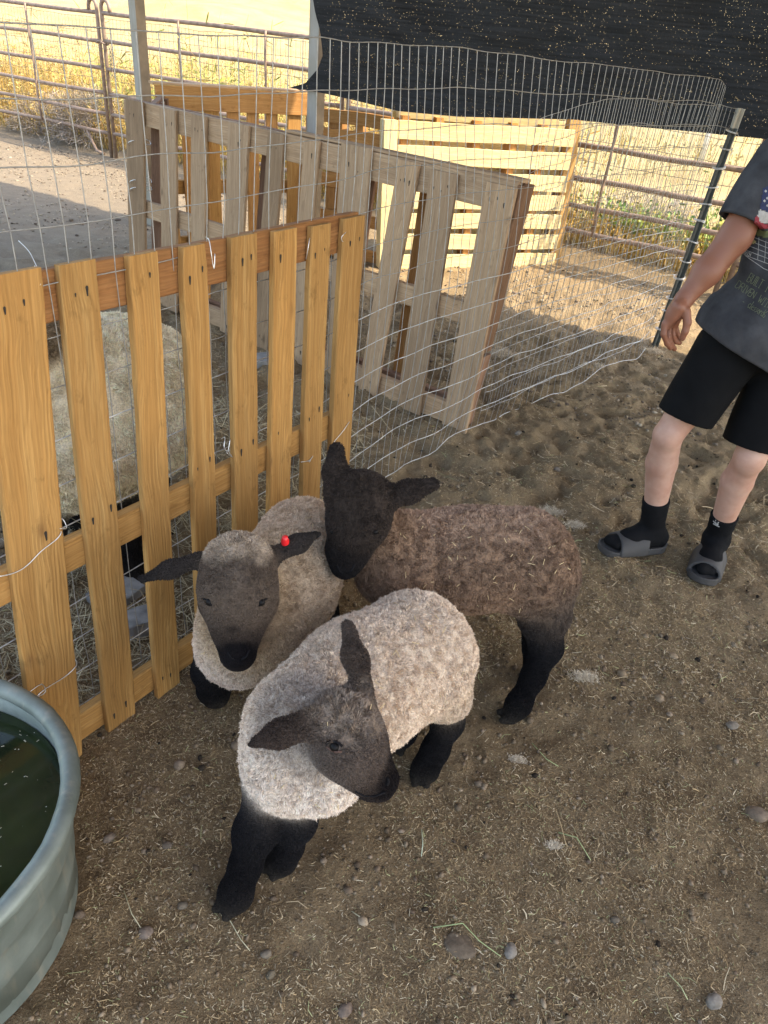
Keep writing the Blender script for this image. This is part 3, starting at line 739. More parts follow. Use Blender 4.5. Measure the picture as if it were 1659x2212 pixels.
# brown pallets behind it
def slatted(p, label, mat, mat2, n, wd, H, group=None, rails=(.97, .5, .06), horiz=False, over=0., name='pallet_fence'):
    fr = Frame(p); r = empty(name, tuple(fr.P(0, 0)), label, 'pallet', group); L = fr.L
    if not horiz:
        for k in range(n):
            a = wd/2+(L-wd)*k/(n-1)+random.uniform(-.01, .01)
            m_ = MB(); board(m_, fr.P(a, 0, .012), fr.P(a+random.uniform(-.01, .01), H, .012), fr.d*wd*random.uniform(.42, .55), fr.N*.009); m_.build('slat', [random.choice([mat, mat, mat2]), NAIL], r)
        for h in rails: rail(fr, 0, L, h*H, .045, -.02, .036, mat2, r)
    return fr, r
A, B = gp(338, 186, 1.06), gp(690, 205, 1.06)
th = math.atan2(B[1]-A[1], B[0]-A[0]); Lb = np.linalg.norm(B-A)
fr, r = slatted((A[0], A[1], th, Lb, 0, 0, 1.03), 'orange-brown pallet with a wide top board spanning between the two steel posts', W_BROWN, W_ORANGE, 8, .10, 1.0, rails=(.45, .07))
m_ = MB(); board(m_, fr.P(-.02, 1.0, .03), fr.P(Lb+.02, 1.0, .03), fr.u*.07, fr.N*.012); m_.build('top_board', [W_BROWN, NAIL], r)
m_ = MB(); board(m_, fr.P(-.03, 1.078, -.02), fr.P(Lb, 1.078, -.02), fr.N*.05, (0, 0, .007)); m_.build('cap_board', [W_GRAY, NAIL], r)
# side pallet joining the grey one to the back one on the left
A2 = GR.P(.0, 0, -.15); B2 = A.copy(); B2[2] = 0
th2 = math.atan2(B2[1]-A2[1], B2[0]-A2[0])
slatted((A2[0]+.05, A2[1]+.05, th2, np.linalg.norm((B2-A2)[:2])-.1, 0, 0, 1.03), 'narrow brown pallet closing the left end of the pen behind the grey pallet', W_GRAYD, W_DARK, 4, .10, 1.0)
# pale new pallets, boards lying level
YE = Frame((-.025, 5.754, .426, 1.301, .027, -.043, 1.042))
def yellow(fr, a0, a1, levels, hw, label, group, posts, back=True, mat=W_YEL):
    r = empty('pallet_fence', tuple(fr.P(a0, 0)), label, 'pallet', group)
    for h in levels:
        m_ = MB(); board(m_, fr.P(a0, h, .012), fr.P(a1, h+random.uniform(-.004, .004), .012), fr.u*hw*random.uniform(.93, 1.06), fr.N*.010, rough=.002); nails(m_, fr, a1-.05, h, .0235, 2); m_.build('slat', [mat, NAIL], r)
    for a, w_ in posts:
        m_ = MB(); board(m_, fr.P(a, 0, -.05), fr.P(a, fr.H-.03, -.05), fr.d*w_, fr.N*.05); m_.build('stringer', [W_BROWN if w_ < .04 else mat, NAIL], r)
    if back:
        for h in [x+.055 for x in levels[::2]]:
            m_ = MB(); board(m_, fr.P(a0, h, -.115), fr.P(a1, h, -.115), fr.u*hw*.9, fr.N*.009); m_.build('back_slat', [mat, NAIL], r)
    return r
lv = []
for yy in (292, 343, 398, 446, 489, 532, 565): lv.append(float(YE.ah(1150, yy-(8 if yy > 500 else 0), .012)[1]))
print('levels', lv); lv = [.93, .775, .615, .475, .335, .185, .04]
r1 = yellow(YE, -.12, 1.31, lv, .057, 'bright new pale pallet with level boards standing in the sun behind the wire mesh', 'pale pallets', [(-.06, .03), (.2, .03), (.5, .03), (.8, .03), (1.05, .03)])
for h0, h1_, a in ((.98, .0, 1.27),):
    m_ = MB(); board(m_, YE.P(a+.06, 0, -.03), YE.P(a+.05, 1.06, -.03), YE.d*.05, YE.N*.03); m_.build('end_post', [mat_wood('wood_end', (.50, .28, .10), (.60, .37, .15), (.66, .44, .2)), NAIL], r1)
m_ = MB(); board(m_, YE.P(-.1, 1.04, -.08), YE.P(1.2, 1.03, -.08), YE.u*.045, YE.N*.035); m_.build('top_block', [W_YEL, NAIL], r1)
# second one behind
Y2 = Frame((-.1, 6.02, .426, 1.45, .0, 0, 1.05))
r2 = yellow(Y2, 0, 1.45, [.99, .80, .6, .4, .2, .05], .04, 'pale pallet standing directly behind the bright level-boarded one', 'pale pallets', [(.1, .045), (.45, .045), (.9, .045), (1.3, .045)], back=False)
# shaded one left of it by the steel post
A3 = gp(692, 232, 1.0); B3 = YE.P(-.18, 0, -.02); th3 = math.atan2(B3[1]-A3[1], B3[0]-A3[0])
Y3 = Frame((A3[0], A3[1], th3, float(np.linalg.norm((B3-A3)[:2])), 0, 0, 1.02))
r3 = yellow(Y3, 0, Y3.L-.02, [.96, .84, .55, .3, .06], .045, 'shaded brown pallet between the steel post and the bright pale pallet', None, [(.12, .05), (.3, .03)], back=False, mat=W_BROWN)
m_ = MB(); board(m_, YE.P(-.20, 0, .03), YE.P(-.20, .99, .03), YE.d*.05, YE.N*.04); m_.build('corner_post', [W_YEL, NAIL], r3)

# ------------------------------------------------------------------ water tank
TC = np.array([-.805, .715]); TR = .328; TH = .33; lx = -.75
tk = empty('water_tank', (TC[0], TC[1], 0), 'galvanised oval stock tank full of dark green water at the left edge', 'water tank')
def oval(r_, z, n=30):
    a = np.linspace(-math.pi/2, math.pi/2, n); R_ = [(TC[0]+r_*math.cos(t), TC[1]+r_*math.sin(t), z) for t in a]
    L_ = [(TC[0]+lx-r_*math.cos(t), TC[1]+r_*math.sin(t), z) for t in a[::-1]]
    mid = lambda p, q: [tuple(np.array(p)+(np.array(q)-np.array(p))*k/6) for k in range(1, 6)]
    return R_+mid(R_[-1], L_[0])+L_+mid(L_[-1], R_[0])
prof = [(.872, .0), (.875, .03), (.885, .10), (.892, .11), (.905, .13), (.908, .19), (.92, .20), (.935, .22), (.94, .27), (.95, .30), (.955, .31), (.93, .31), (.92, .25), (.87, .01), (.0001, .008)]
V = []; n0 = len(oval(1, 0))
for f, z in prof:
    ring = np.array(oval(TR*f, z)); a_ = np.arange(n0)
    if .03 < z < .3 and f < .95: ring[:, :2] += np.stack([np.sin(a_*.9), np.cos(a_*1.1)], -1)*.0012
    V += list(ring)
F = [(j*n0+i, j*n0+(i+1) % n0, (j+1)*n0+(i+1) % n0, (j+1)*n0+i) for j in range(len(prof)-1) for i in range(n0)]
link('shell', V, F, GALV, tk, True)
m_ = MB(); m_.tube([np.array(p)+np.array([0, 0, .0016*math.sin(i*1.7)]) for i, p in enumerate(oval(TR*.955, .316))], .0175, 12, True); m_.build('rim', GALV, tk, True)
rf = np.random.default_rng(8); nf = 420; aa = rf.uniform(0, 6.28, nf); q_ = np.c_[TC[0]-rf.random(nf)**1.5*.5+.22*rf.random(nf), TC[1]+rf.uniform(-.26, .26, nf)]
q_ = q_[np.hypot(np.maximum(q_[:, 0]-TC[0], 0), q_[:, 1]-TC[1]) < TR*.88]; m_ = MB()
for k in range(len(q_)):
    d_ = np.array([math.cos(aa[k]), math.sin(aa[k]), 0]); e_ = np.array([-d_[1], d_[0], 0]); l_ = rf.uniform(.001, .0045); w_ = rf.uniform(.0005, .0012); c_ = np.array([q_[k, 0], q_[k, 1], .2635])
    m_.add([c_-d_*l_-e_*w_, c_+d_*l_-e_*w_*.5, c_+d_*l_*.8+e_*w_, c_-d_*l_+e_*w_], [(0, 1, 2, 3)])
tag(m_.build('floating_chaff', mat_simple('chaff', (.42, .38, .28), .7), tk), kind='stuff')
m_ = MB(); m_.add(oval(TR*.915, .262), [tuple(range(n0))]); m_.build('water', WATER, tk)
print('P2 done')
# ------------------------------------------------------------------ sheep
def eye(parent, sdf, px, r_=.0105, look=None, lid=True):
    p = sdf.hit(*px)
    if p is None: return
    n = sdf.normal(p[None])[0]; c = p - n*r_*.35
    V = []; F = []
    m_ = MB(); nu_, nv_ = 14, 9
    for j in range(nv_+1):
        a = math.pi*j/nv_
        for i in range(nu_):
            b = 2*math.pi*i/nu_; V.append(c+r_*np.array([math.sin(a)*math.cos(b), math.sin(a)*math.sin(b), math.cos(a)]))
    F = [(j*nu_+i, j*nu_+(i+1) % nu_, (j+1)*nu_+(i+1) % nu_, (j+1)*nu_+i) for j in range(nv_) for i in range(nu_)]
    m_.add(V, F); return m_.build('eye', EYEM, parent, True)
EYEM = mat_simple('eye_dark', (.006, .005, .005), .4, 0, .15, .1, 30, 0)
LIDM = mat_simple('eyelid_pink', (.10, .055, .042), .6, 0, .2, .1, 30)
NOSEM = mat_simple('nose_dark', (.010, .009, .010), .8, 0, .1, .2, 60)
TAGM = mat_simple('ear_tag_red', (.75, .02, .025), .35, 0, .5, .05, 30, 0)
def surf_tube(parent, sdf, pts, rad, mat, name, lift=.0):
    P = []
    for q in pts:
        p = sdf.hit(*q)
        if p is not None: P.append(p+sdf.normal(p[None])[0]*lift)
    m_ = MB(); m_.tube(P, rad, 6); return m_.build(name, mat, parent, True)

def sheep(name, sdf, loc, label, nfur, h=.0062, noise=(.0024, 115), flen=.013, seed=1, fleece='fleece', comb=(0, 0, -.2), curl=.8, group='black-faced lambs in the pen', cat='lamb', clump=165., width=.0008, bald=()):
    root = empty(name, loc, label, cat, group)
    base = sdf
    V, F = sdf.mesh(h)
    col, hr = sdf.attrs(V); N = sdf.normal(V); wl_ = np.clip((hr-.5)*2, 0, 1)
    V2 = V + N*((vnoise(V, noise[1], seed)*noise[0] + vnoise(V, noise[1]*.42, seed+3)*noise[0]*1.1)*wl_)[:, None] + N*(vnoise(V, 26, seed+7)*.0012*(1-wl_))[:, None]
    col2 = col*(1+.04*vnoise(V, 14, seed+5)[:, None]+.10*(vnoise(V, noise[1], seed)*wl_)[:, None])  # fleece hollows coloured darker, like the shade in them
    b = link('body', V2, F, FURB, root, True, col=np.clip(col2*.8, .003, .9))
    fv, ff, fc = fur(sdf, V, F, nfur, flen, width, comb, curl, clump, seed=seed, bald=bald)
    r = np.random.default_rng(seed+50); ns = 70 if cat == 'lamb' else 12; ii = r.choice(len(V), 4000); ii = ii[(hr[ii] > .95) & (N[ii]@np.array([.2, -.5, .8]) > .2)][:ns]; ns = len(ii)
    Dd = vvec(V[ii], 700, 3)+r.normal(size=(ns, 3)); Dd -= (Dd*N[ii]).sum(1)[:, None]*N[ii]*.8; Dd /= np.linalg.norm(Dd, axis=1, keepdims=True)
    sdn = np.cross(Dd, N[ii]); P0 = V[ii]+N[ii]*flen*.75; Ls = r.uniform(.006, .018, (ns, 1)); q = np.stack([P0-sdn*.0007, P0+sdn*.0007, P0+Dd*Ls+sdn*.0007, P0+Dd*Ls-sdn*.0007], 1).reshape(-1, 3)
    bb = len(fv)+(np.arange(ns)*4)[:, None]; fv = np.concatenate([fv, q]); ff = np.concatenate([ff, bb+np.array([0, 1, 2]), bb+np.array([0, 2, 3])])
    fc = np.concatenate([fc, np.tile(np.array([[.62, .46, .26]]), (ns*4, 1))*r.uniform(.7, 1.2, (ns*4, 1))])
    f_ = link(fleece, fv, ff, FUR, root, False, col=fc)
    return root, V, F
G = gp
BLK = (.011, .010, .011); CRM = (.78, .62, .48); CRM2 = (.68, .52, .38); FACE = (.070, .046, .034); FACED = (.030, .021, .018)

# --- pale lamb in front
A = SDF()
A.rc(G(893, 1398, .395), G(772, 1482, .385), .120, .122, CRM, .06)
A.rc(G(772, 1482, .385), G(665, 1578, .375), .122, .110, CRM, .06)
A.rc(G(665, 1578, .375), G(632, 1650, .315), .108, .082, CRM, .06)
A.rc(G(640, 1640, .35), G(700, 1668, .35), .085, .07, (.84, .71, .60), .05)
A.rc(G(935, 1440, .34), G(960, 1500, .27), .092, .060, CRM2, .06)
A.rc(G(870, 1465, .33), G(800, 1510, .33), .095, .095, CRM2, .05)
A.rc(G(655, 1560, .45), G(735, 1580, .52), .072, .06, (.46, .38, .32), .05, hair=.9)
# head
A.rc(G(742, 1562, .55), G(765, 1605, .535), .054, .049, (.17, .125, .10), .03, hair=.75)
A.rc(G(765, 1605, .535), G(820, 1686, .475), .044, .026, FACE, .03, hair=.42)
A.rc(G(742, 1620, .52), G(797, 1700, .455), .044, .021, (.060, .042, .033), .025, hair=.42)
A.rc(G(812, 1630, .51), G(832, 1680, .475), .015, .020, (.028, .023, .022), .016, hair=.35)
A.rc(G(826, 1690, .462), G(826, 1704, .45), .020, .018, (.022, .018, .018), .014, hair=.35)
A.el(G(726, 1612, .535), (.017, .017, .013), FACED, .012, hair=.35)
# ears
e0, e1 = G(672, 1562, .575), G(545, 1605, .545)
nE = np.cross(e1-e0, [0.3, -.6, -.6]); nE = np.cross(e1-e0, nE)
A.rc(e0, (e0*.45+e1*.55), .026, .019, FACE, .018, (np.array([.2, -.6, .75]), 2.2), hair=.5)
A.rc((e0*.45+e1*.55), e1, .018, .008, (.05, .038, .034), .014, (np.array([.2, -.6, .75]), 2.2), hair=.5)
e0, e1 = G(783, 1492, .585), G(752, 1352, .655)
A.rc(e0, e0*.5+e1*.5, .019, .020, FACE, .018, (np.array([-.3, -.95, .1]), 2.2), hair=.6)
A.rc(e0*.5+e1*.5, e1, .020, .012, (.10, .075, .062), .014, (np.array([-.3, -.95, .1]), 2.2), hair=.65)
# legs
def leg(S_, pts, col=BLK, k=.03, hair=.55, f=(0, -1, 0)):
    pts = [(np.array(p), r_) for p, r_ in pts]
    for i, ((a, ra), (b, rb)) in enumerate(zip(pts[:-1], pts[1:])): S_.rc(a, b, ra, rb, col if i else tuple(v*1.3+.006 for v in col), k, hair=hair)
    f = np.array(f, float); f /= np.linalg.norm(f); s_ = np.array([-f[1], f[0], 0]); p = pts[-1][0].copy(); p[2] = .014
    for e in (-1, 1): S_.rc(p+s_*e*.011, p+f*.026+s_*e*.014, .013, .0085, (.05, .042, .034), .004, hair=.08)
leg(A, [(G(575, 1700, .27), .042), (G(553, 1790, .170), .033), (G(550, 1800, .155), .034), (G(530, 1870, .09), .026), (G(508, 1932, .032), .029), (G(498, 1950, .014), .022)], f=(-.5, -.8, 0))
leg(A, [(G(650, 1720, .25), .042), (G(642, 1775, .165), .033), (G(622, 1828, .075), .026), (G(606, 1856, .026), .028), (G(598, 1866, .014), .022)], f=(-.5, -.8, 0))
leg(A, [(G(972, 1500, .25), .040), (G(968, 1560, .165), .031), (G(940, 1620, .08), .027), (G(918, 1662, .026), .027), (G(908, 1676, .012), .021)])
leg(A, [(G(900, 1510, .23), .038), (G(884, 1545, .13), .032), (G(868, 1580, .06), .030), (G(855, 1602, .022), .028)])
bA = [(A.hit(724, 1614), .0085)]
A.marks = [(G(832, 1688, .468), (.036, .036, .040), (.013, .010, .010), .3, .6), (G(826, 1640, .505), (.020, .024, .040), (.022, .017, .016), .35, .6), (G(790, 1718, .45), (.035, .02, .013), (.03, .022, .02), .3, .6), (G(726, 1616, .535), (.020, .020, .013), (.02, .014, .012), .3, .6), (G(755, 1535, .60), (.055, .055, .035), (.30, .225, .17), 1.35, .9)]
LA, VA, FA = sheep('lamb', A, tuple(G(760, 1480, 0)), 'pale cream lamb in front with brown face turned right and black legs', 210000, seed=1, flen=.0056, bald=bA)
eye(LA, A, (722, 1614), .0085)
surf_tube(LA, A, [(706, 1612), (714, 1619), (726, 1624), (738, 1623)], .0019, LIDM, 'eyelid', .001)
surf_tube(LA, A, [(704, 1608), (714, 1601), (728, 1602), (740, 1612)], .0022, NOSEM, 'eyelid', .001)
surf_tube(LA, A, [(832, 1710), (810, 1719), (788, 1718), (768, 1708)], .0018, NOSEM, 'mouth', .0012)
surf_tube(LA, A, [(836, 1680), (839, 1688), (835, 1696)], .0026, NOSEM, 'nostril', .001)

# --- brown-faced lamb by the pallet
B = SDF(); TAN = (.68, .52, .38); TAN2 = (.52, .37, .23); PINK = (.76, .60, .48)
B.rc(G(655, 1178, .41), G(610, 1265, .40), .118, .116, TAN, .06)
B.rc(G(610, 1265, .40), G(548, 1345, .36), .116, .112, TAN2, .06)
B.rc(G(548, 1345, .36), G(515, 1395, .30), .105, .092, PINK, .06)
B.rc(G(540, 1330, .42), G(520, 1275, .50), .085, .070, TAN2, .05)
B.rc(G(515, 1228, .585), G(514, 1275, .565), .072, .074, (.15, .11, .083), .03, hair=.7)
B.rc(G(514, 1270, .562), G(512, 1345, .50), .066, .050, (.066, .046, .036), .03, hair=.45)
B.rc(G(512, 1335, .505), G(514, 1410, .447), .043, .036, (.035, .028, .026), .028, hair=.38)
B.rc(G(470, 1300, .51), G(500, 1350, .46), .036, .034, (.075, .052, .04), .03, hair=.45)
B.rc(G(560, 1300, .51), G(528, 1350, .46), .036, .034, (.08, .055, .043), .03, hair=.45)
e0, e1 = G(430, 1208, .585), G(304, 1252, .555); nn = np.array([0.1, -.5, .85])
B.rc(e0, e0*.5+e1*.5, .017, .017, (.07, .055, .047), .02, (nn, 2.2), hair=.5)
B.rc(e0*.5+e1*.5, e1, .017, .008, (.022, .02, .02), .012, (nn, 2.2), hair=.45)
e0, e1 = G(600, 1196, .60), G(688, 1152, .625)
B.rc(e0, e0*.5+e1*.5, .018, .018, (.07, .055, .047), .02, (nn, 2.2), hair=.5)
B.rc(e0*.5+e1*.5, e1, .018, .007, (.024, .021, .02), .012, (nn, 2.2), hair=.45)
leg(B, [(G(462, 1415, .22), .046), (G(452, 1450, .12), .038), (G(462, 1490, .04), .036), (G(468, 1505, .015), .028)])
leg(B, [(G(600, 1430, .2), .04), (G(612, 1470, .09), .033), (G(615, 1490, .02), .03)])
leg(B, [(G(700, 1190, .3), .05), (gp(700, 1330, .1), .035), (gp(700, 1380, .02), .03)])
leg(B, [(G(610, 1180, .3), .05), (gp(615, 1290, .1), .035), (gp(615, 1340, .02), .03)])
B.marks = [(G(512, 1400, .46), (.040, .05, .042), (.012, .010, .011), .28, .4), (G(512, 1345, .515), (.021, .034, .046), (.018, .015, .015), .3, .5), (G(448, 1304, .53), (.020, .024, .024), (.022, .017, .016), .3, .6), (G(570, 1304, .53), (.020, .024, .024), (.022, .017, .016), .3, .6), (G(508, 1180, .635), (.075, .05, .030), (.46, .36, .27), 1., .5), (G(512, 1245, .62), (.022, .03, .018), (.20, .15, .115), .9, .9)]
LB, VB, FB = sheep('lamb', B, tuple(G(600, 1300, 0)), 'tan lamb with red ear tag and dark muzzle, facing the camera beside the pallet', 170000, seed=2, flen=.0054, bald=[(B.hit(450, 1301), .0085), (B.hit(566, 1302), .0085)])
for p in ((450, 1301), (566, 1302)): eye(LB, B, p, .0078)
surf_tube(LB, B, [(440, 1293), (448, 1296), (458, 1308)], .002, NOSEM, 'eyelid', .001)
surf_tube(LB, B, [(576, 1293), (568, 1297), (559, 1309)], .002, NOSEM, 'eyelid', .001)
surf_tube(LB, B, [(494, 1408), (499, 1420), (508, 1424)], .0028, NOSEM, 'nostril', .001)
surf_tube(LB, B, [(538, 1404), (532, 1418), (522, 1424)], .0028, NOSEM, 'nostril', .001)
m_ = MB(); c0 = B.hit(616, 1172); 
if c0 is None: c0 = G(616, 1172, .6)
ax_ = np.array([.0, -.25, .97]); u_ = np.array([1., 0, 0]); v_ = np.cross(ax_, u_); V = []
for rr_, hh in ((.0085, -.004), (.0085, .006), (.0065, .010), (.006, .016), (.0001, .017)):
    V += [c0+ax_*(hh+.001)+u_*rr_*math.cos(a)+v_*rr_*math.sin(a) for a in np.linspace(0, 2*math.pi, 13)[:-1]]
m_.add(V, [(j*12+i, j*12+(i+1) % 12, (j+1)*12+(i+1) % 12, (j+1)*12+i) for j in range(4) for i in range(12)]); m_.build('ear_tag', TAGM, LB, True)

# --- dark brown lamb
C_ = SDF(); BR = (.28, .175, .115); BRT = (.52, .35, .25); HD = (.058, .042, .034); HB = (.013, .012, .013)
C_.rc(G(865, 1222, .40), G(1010, 1212, .405), .106, .115, BR, .06)
C_.rc(G(1010, 1212, .405), G(1140, 1212, .41), .115, .120, BR, .06)
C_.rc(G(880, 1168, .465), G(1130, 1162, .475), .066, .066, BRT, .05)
C_.rc(G(1165, 1270, .34), G(1180, 1320, .27), .092, .066, (.12, .088, .068), .06, hair=.85)
C_.rc(G(860, 1215, .42), G(800, 1150, .52), .095, .070, BR, .05)
C_.rc(G(780, 1085, .64), G(775, 1120, .61), .070, .066, HD, .03, hair=.9)
C_.rc(G(775, 1115, .61), G(752, 1190, .525), .060, .047, (.022, .018, .017), .03, hair=.42)
C_.rc(G(750, 1190, .525), G(745, 1222, .495), .044, .030, HB, .02, hair=.38)
e0, e1 = G(722, 1068, .665), G(727, 972, .735)
C_.rc(e0, e0*.5+e1*.5, .022, .024, HD, .02, (np.array([.2, -.95, .2]), 2.0), hair=.7)
C_.rc(e0*.5+e1*.5, e1, .024, .017, (.035, .027, .024), .012, (np.array([.2, -.95, .2]), 2.0), hair=.65)
e0, e1 = G(832, 1078, .66), G(935, 1046, .69)
C_.rc(e0, e0*.5+e1*.5, .025, .024, HD, .02, (np.array([0, -.6, .8]), 2.0), hair=.65)
C_.rc(e0*.5+e1*.5, e1, .024, .015, (.04, .03, .026), .012, (np.array([0, -.6, .8]), 2.0), hair=.65)
leg(C_, [(G(1168, 1340, .25), .055), (G(1180, 1398, .175), .038), (G(1152, 1462, .10), .027), (G(1120, 1522, .035), .028), (G(1102, 1546, .014), .022)], f=(-1, -.2, 0))
far = np.array([.0, .14, 0])
leg(C_, [(G(1160, 1330, .22)+far*.7, .05), (gp(1165, 1420, .12)+far*.3, .034), (gp(1150, 1460, .02), .028)])
leg(C_, [(G(860, 1300, .28), .05), (gp(860, 1400, .12), .034), (gp(860, 1450, .02), .03)])
leg(C_, [(G(930, 1290, .28), .05), (gp(930, 1390, .12), .034), (gp(930, 1435, .02), .03)])
LC, VC, FC = sheep('lamb', C_, tuple(G(1000, 1350, 0)), 'dark brown lamb with nearly black face, standing behind the pale one', 180000, seed=3, flen=.0060, bald=[(C_.hit(716, 1150), .006), (C_.hit(812, 1150), .006)])
for p in ((716, 1150), (812, 1150)): eye(LC, C_, p, .006)
surf_tube(LC, C_, [(728, 1222), (733, 1234), (741, 1238)], .0028, NOSEM, 'nostril', .0)
surf_tube(LC, C_, [(766, 1218), (760, 1232), (752, 1238)], .0028, NOSEM, 'nostril', .0)

# --- cream ewe behind the pallet
E_ = SDF(); EW = (.95, .82, .62); EW2 = (.90, .75, .53)
E_.rc(G(275, 850, .50), G(90, 870, .52), .235, .24, EW, .10)
E_.rc(G(290, 900, .40), G(160, 960, .40), .20, .20, EW2, .10)
E_.rc(G(60, 700, .80), G(-60, 680, .88), .09, .08, (.30, .23, .16), .08, hair=.9)
E_.rc(G(-60, 680, .88), G(-130, 760, .84), .07, .05, BLK, .04, hair=.4)
leg(E_, [(G(285, 985, .28), .055), (G(278, 1120, .13), .036), (G(283, 1225, .03), .034), (G(290, 1245, .015), .028)], (.02, .017, .016))
leg(E_, [(G(345, 900, .25), .055), (gp(345, 1010, .1), .036), (gp(345, 1075, .02), .03)], (.03, .025, .022))
leg(E_, [(G(110, 1060, .28), .055), (gp(110, 1200, .12), .036), (gp(110, 1280, .02), .03)], (.02, .017, .016))
leg(E_, [(G(150, 950, .28), .055), (gp(160, 1060, .12), .036), (gp(165, 1130, .02), .03)], (.02, .017, .016))
LE, VE, FE = sheep('ewe', E_, tuple(G(200, 1100, 0)), 'large cream woolly sheep seen through the slats of the tan pallet', 150000, h=.010, noise=(.0045, 42), flen=.0085, seed=4, group='sheep behind the fence', cat='sheep', clump=70., curl=.9, width=.0012)

# ------------------------------------------------------------------ person
SKIN = (.52, .27, .20)
def mat_skin():
    t = NT('skin'); n = t.noise(t.pos(), 14, 4); c = t.mix(t.ramp(n, [(.35, (0, 0, 0)), (.65, (1, 1, 1))]), (.47, .25, .18), (.58, .35, .265))
    c = t.mix(t.ramp(t.attr('col', 'Fac'), [(.25, (0, 0, 0)), (.75, (1, 1, 1))]), (.24, .095, .056), c)
    t.b.inputs['Subsurface Weight'].default_value = .08; t.b.inputs['Subsurface Scale'].default_value = .01
    t.bump(t.noise(t.pos(), 220, 3), .1, .001); return t.fin(c, .5, 0, .4)
SKINM = mat_skin()
def mat_fabric(name, c, amp=.25, rough=.85, sc_=14, bl=.003):
    t = NT(name); n = t.noise(t.pos(), sc_, 5, .6); f = t.noise(t.pos(), 700, 2)
    col = t.mix(t.ramp(n, [(.3, (0, 0, 0)), (.7, (1, 1, 1))]), tuple(v*(1-amp) for v in c), tuple(v*(1+amp) for v in c))
    t.bump(t.math('ADD', f, t.math('MULTIPLY', n, .6)), .35, bl); return t.fin(col, rough, 0, .08)
SHIRT = mat_fabric('washed_black_cotton', (.052, .052, .056), .35); SHORT = mat_fabric('black_jersey', (.0075, .0075, .008), .2); SOCK = mat_fabric('black_sock', (.009, .009, .010), .2)
EVA = mat_simple('grey_foam', (.058, .055, .054), .62, 0, .3, .08, 30, .08)
HAIRM = mat_simple('hair_brown', (.06, .035, .02), .6, 0, .3, .3, 90, .6)
Yp = 2.2
sh1, sh2 = np.array([.925, 2.20, 1.30]), np.array([1.275, 2.21, 1.30])
el1 = aty(1588, 512, 2.15); wr1 = aty(1477, 648, 2.10)
hip1, hip2 = np.array([.99, 2.2, .80]), np.array([1.17, 2.2, .80])
kn1 = aty(1443, 940, 2.17); kn2 = aty(1618, 990, 2.13)
an1 = np.array([.955, 2.235, .10]); an2 = np.array([1.185, 2.225, .10])
P_ = SDF(); W1 = (1, 1, 1); TN = (0, 0, 0)
P_.rc(hip1, kn1, .078, .044, W1, .03); P_.rc(hip2, kn2, .078, .044, W1, .03)
c1 = kn1*.70+an1*.30+np.array([0, .016, 0]); c2 = kn2*.70+an2*.30+np.array([0, .016, 0])
P_.rc(kn1, c1, .044, .050, W1, .015); P_.rc(c1, an1, .050, .031, W1, .01)
P_.rc(kn2, c2, .044, .050, W1, .015); P_.rc(c2, an2, .050, .031, W1, .01)
P_.el(kn1+np.array([0, -.016, .005]), (.028, .026, .036), W1, .02); P_.el(kn2+np.array([0, -.016, .005]), (.034, .026, .045), W1, .03)
P_.rc(an1, an1+np.array([-.05, -.01, -.055]), .028, .028, W1, .02); P_.rc(an2, an2+np.array([-.03, -.06, -.055]), .028, .028, W1, .02)
P_.el((1.09, 2.2, .86), (.165, .10, .12), W1, .05); P_.el((1.10, 2.2, 1.05), (.14, .09, .17), W1, .05); P_.el((1.10, 2.2, 1.22), (.165, .10, .12), W1, .05)
P_.rc((1.10, 2.21, 1.28), (1.10, 2.205, 1.40), .058, .05, W1, .04)
hc = np.array([1.10, 2.185, 1.505])
P_.el(hc, (.074, .092, .098), W1, .03); P_.el(hc+np.array([0, -.025, -.05]), (.055, .062, .058), W1, .03)
P_.rc(hc+np.array([0, -.088, .008]), hc+np.array([0, -.105, -.022]), .009, .014, W1, .012)
for sx in (-1, 1): P_.el(hc+np.array([sx*.076, .01, -.01]), (.012, .022, .030), W1, .01)
for sx in (-1, 1): P_.el(hc+np.array([sx*.03, -.082, .028]), (.02, .014, .008), W1, .01)
P_.rc(hc+np.array([-.02, -.083, -.058]), hc+np.array([.02, -.083, -.058]), .008, .008, (.4, .4, .4), .008)
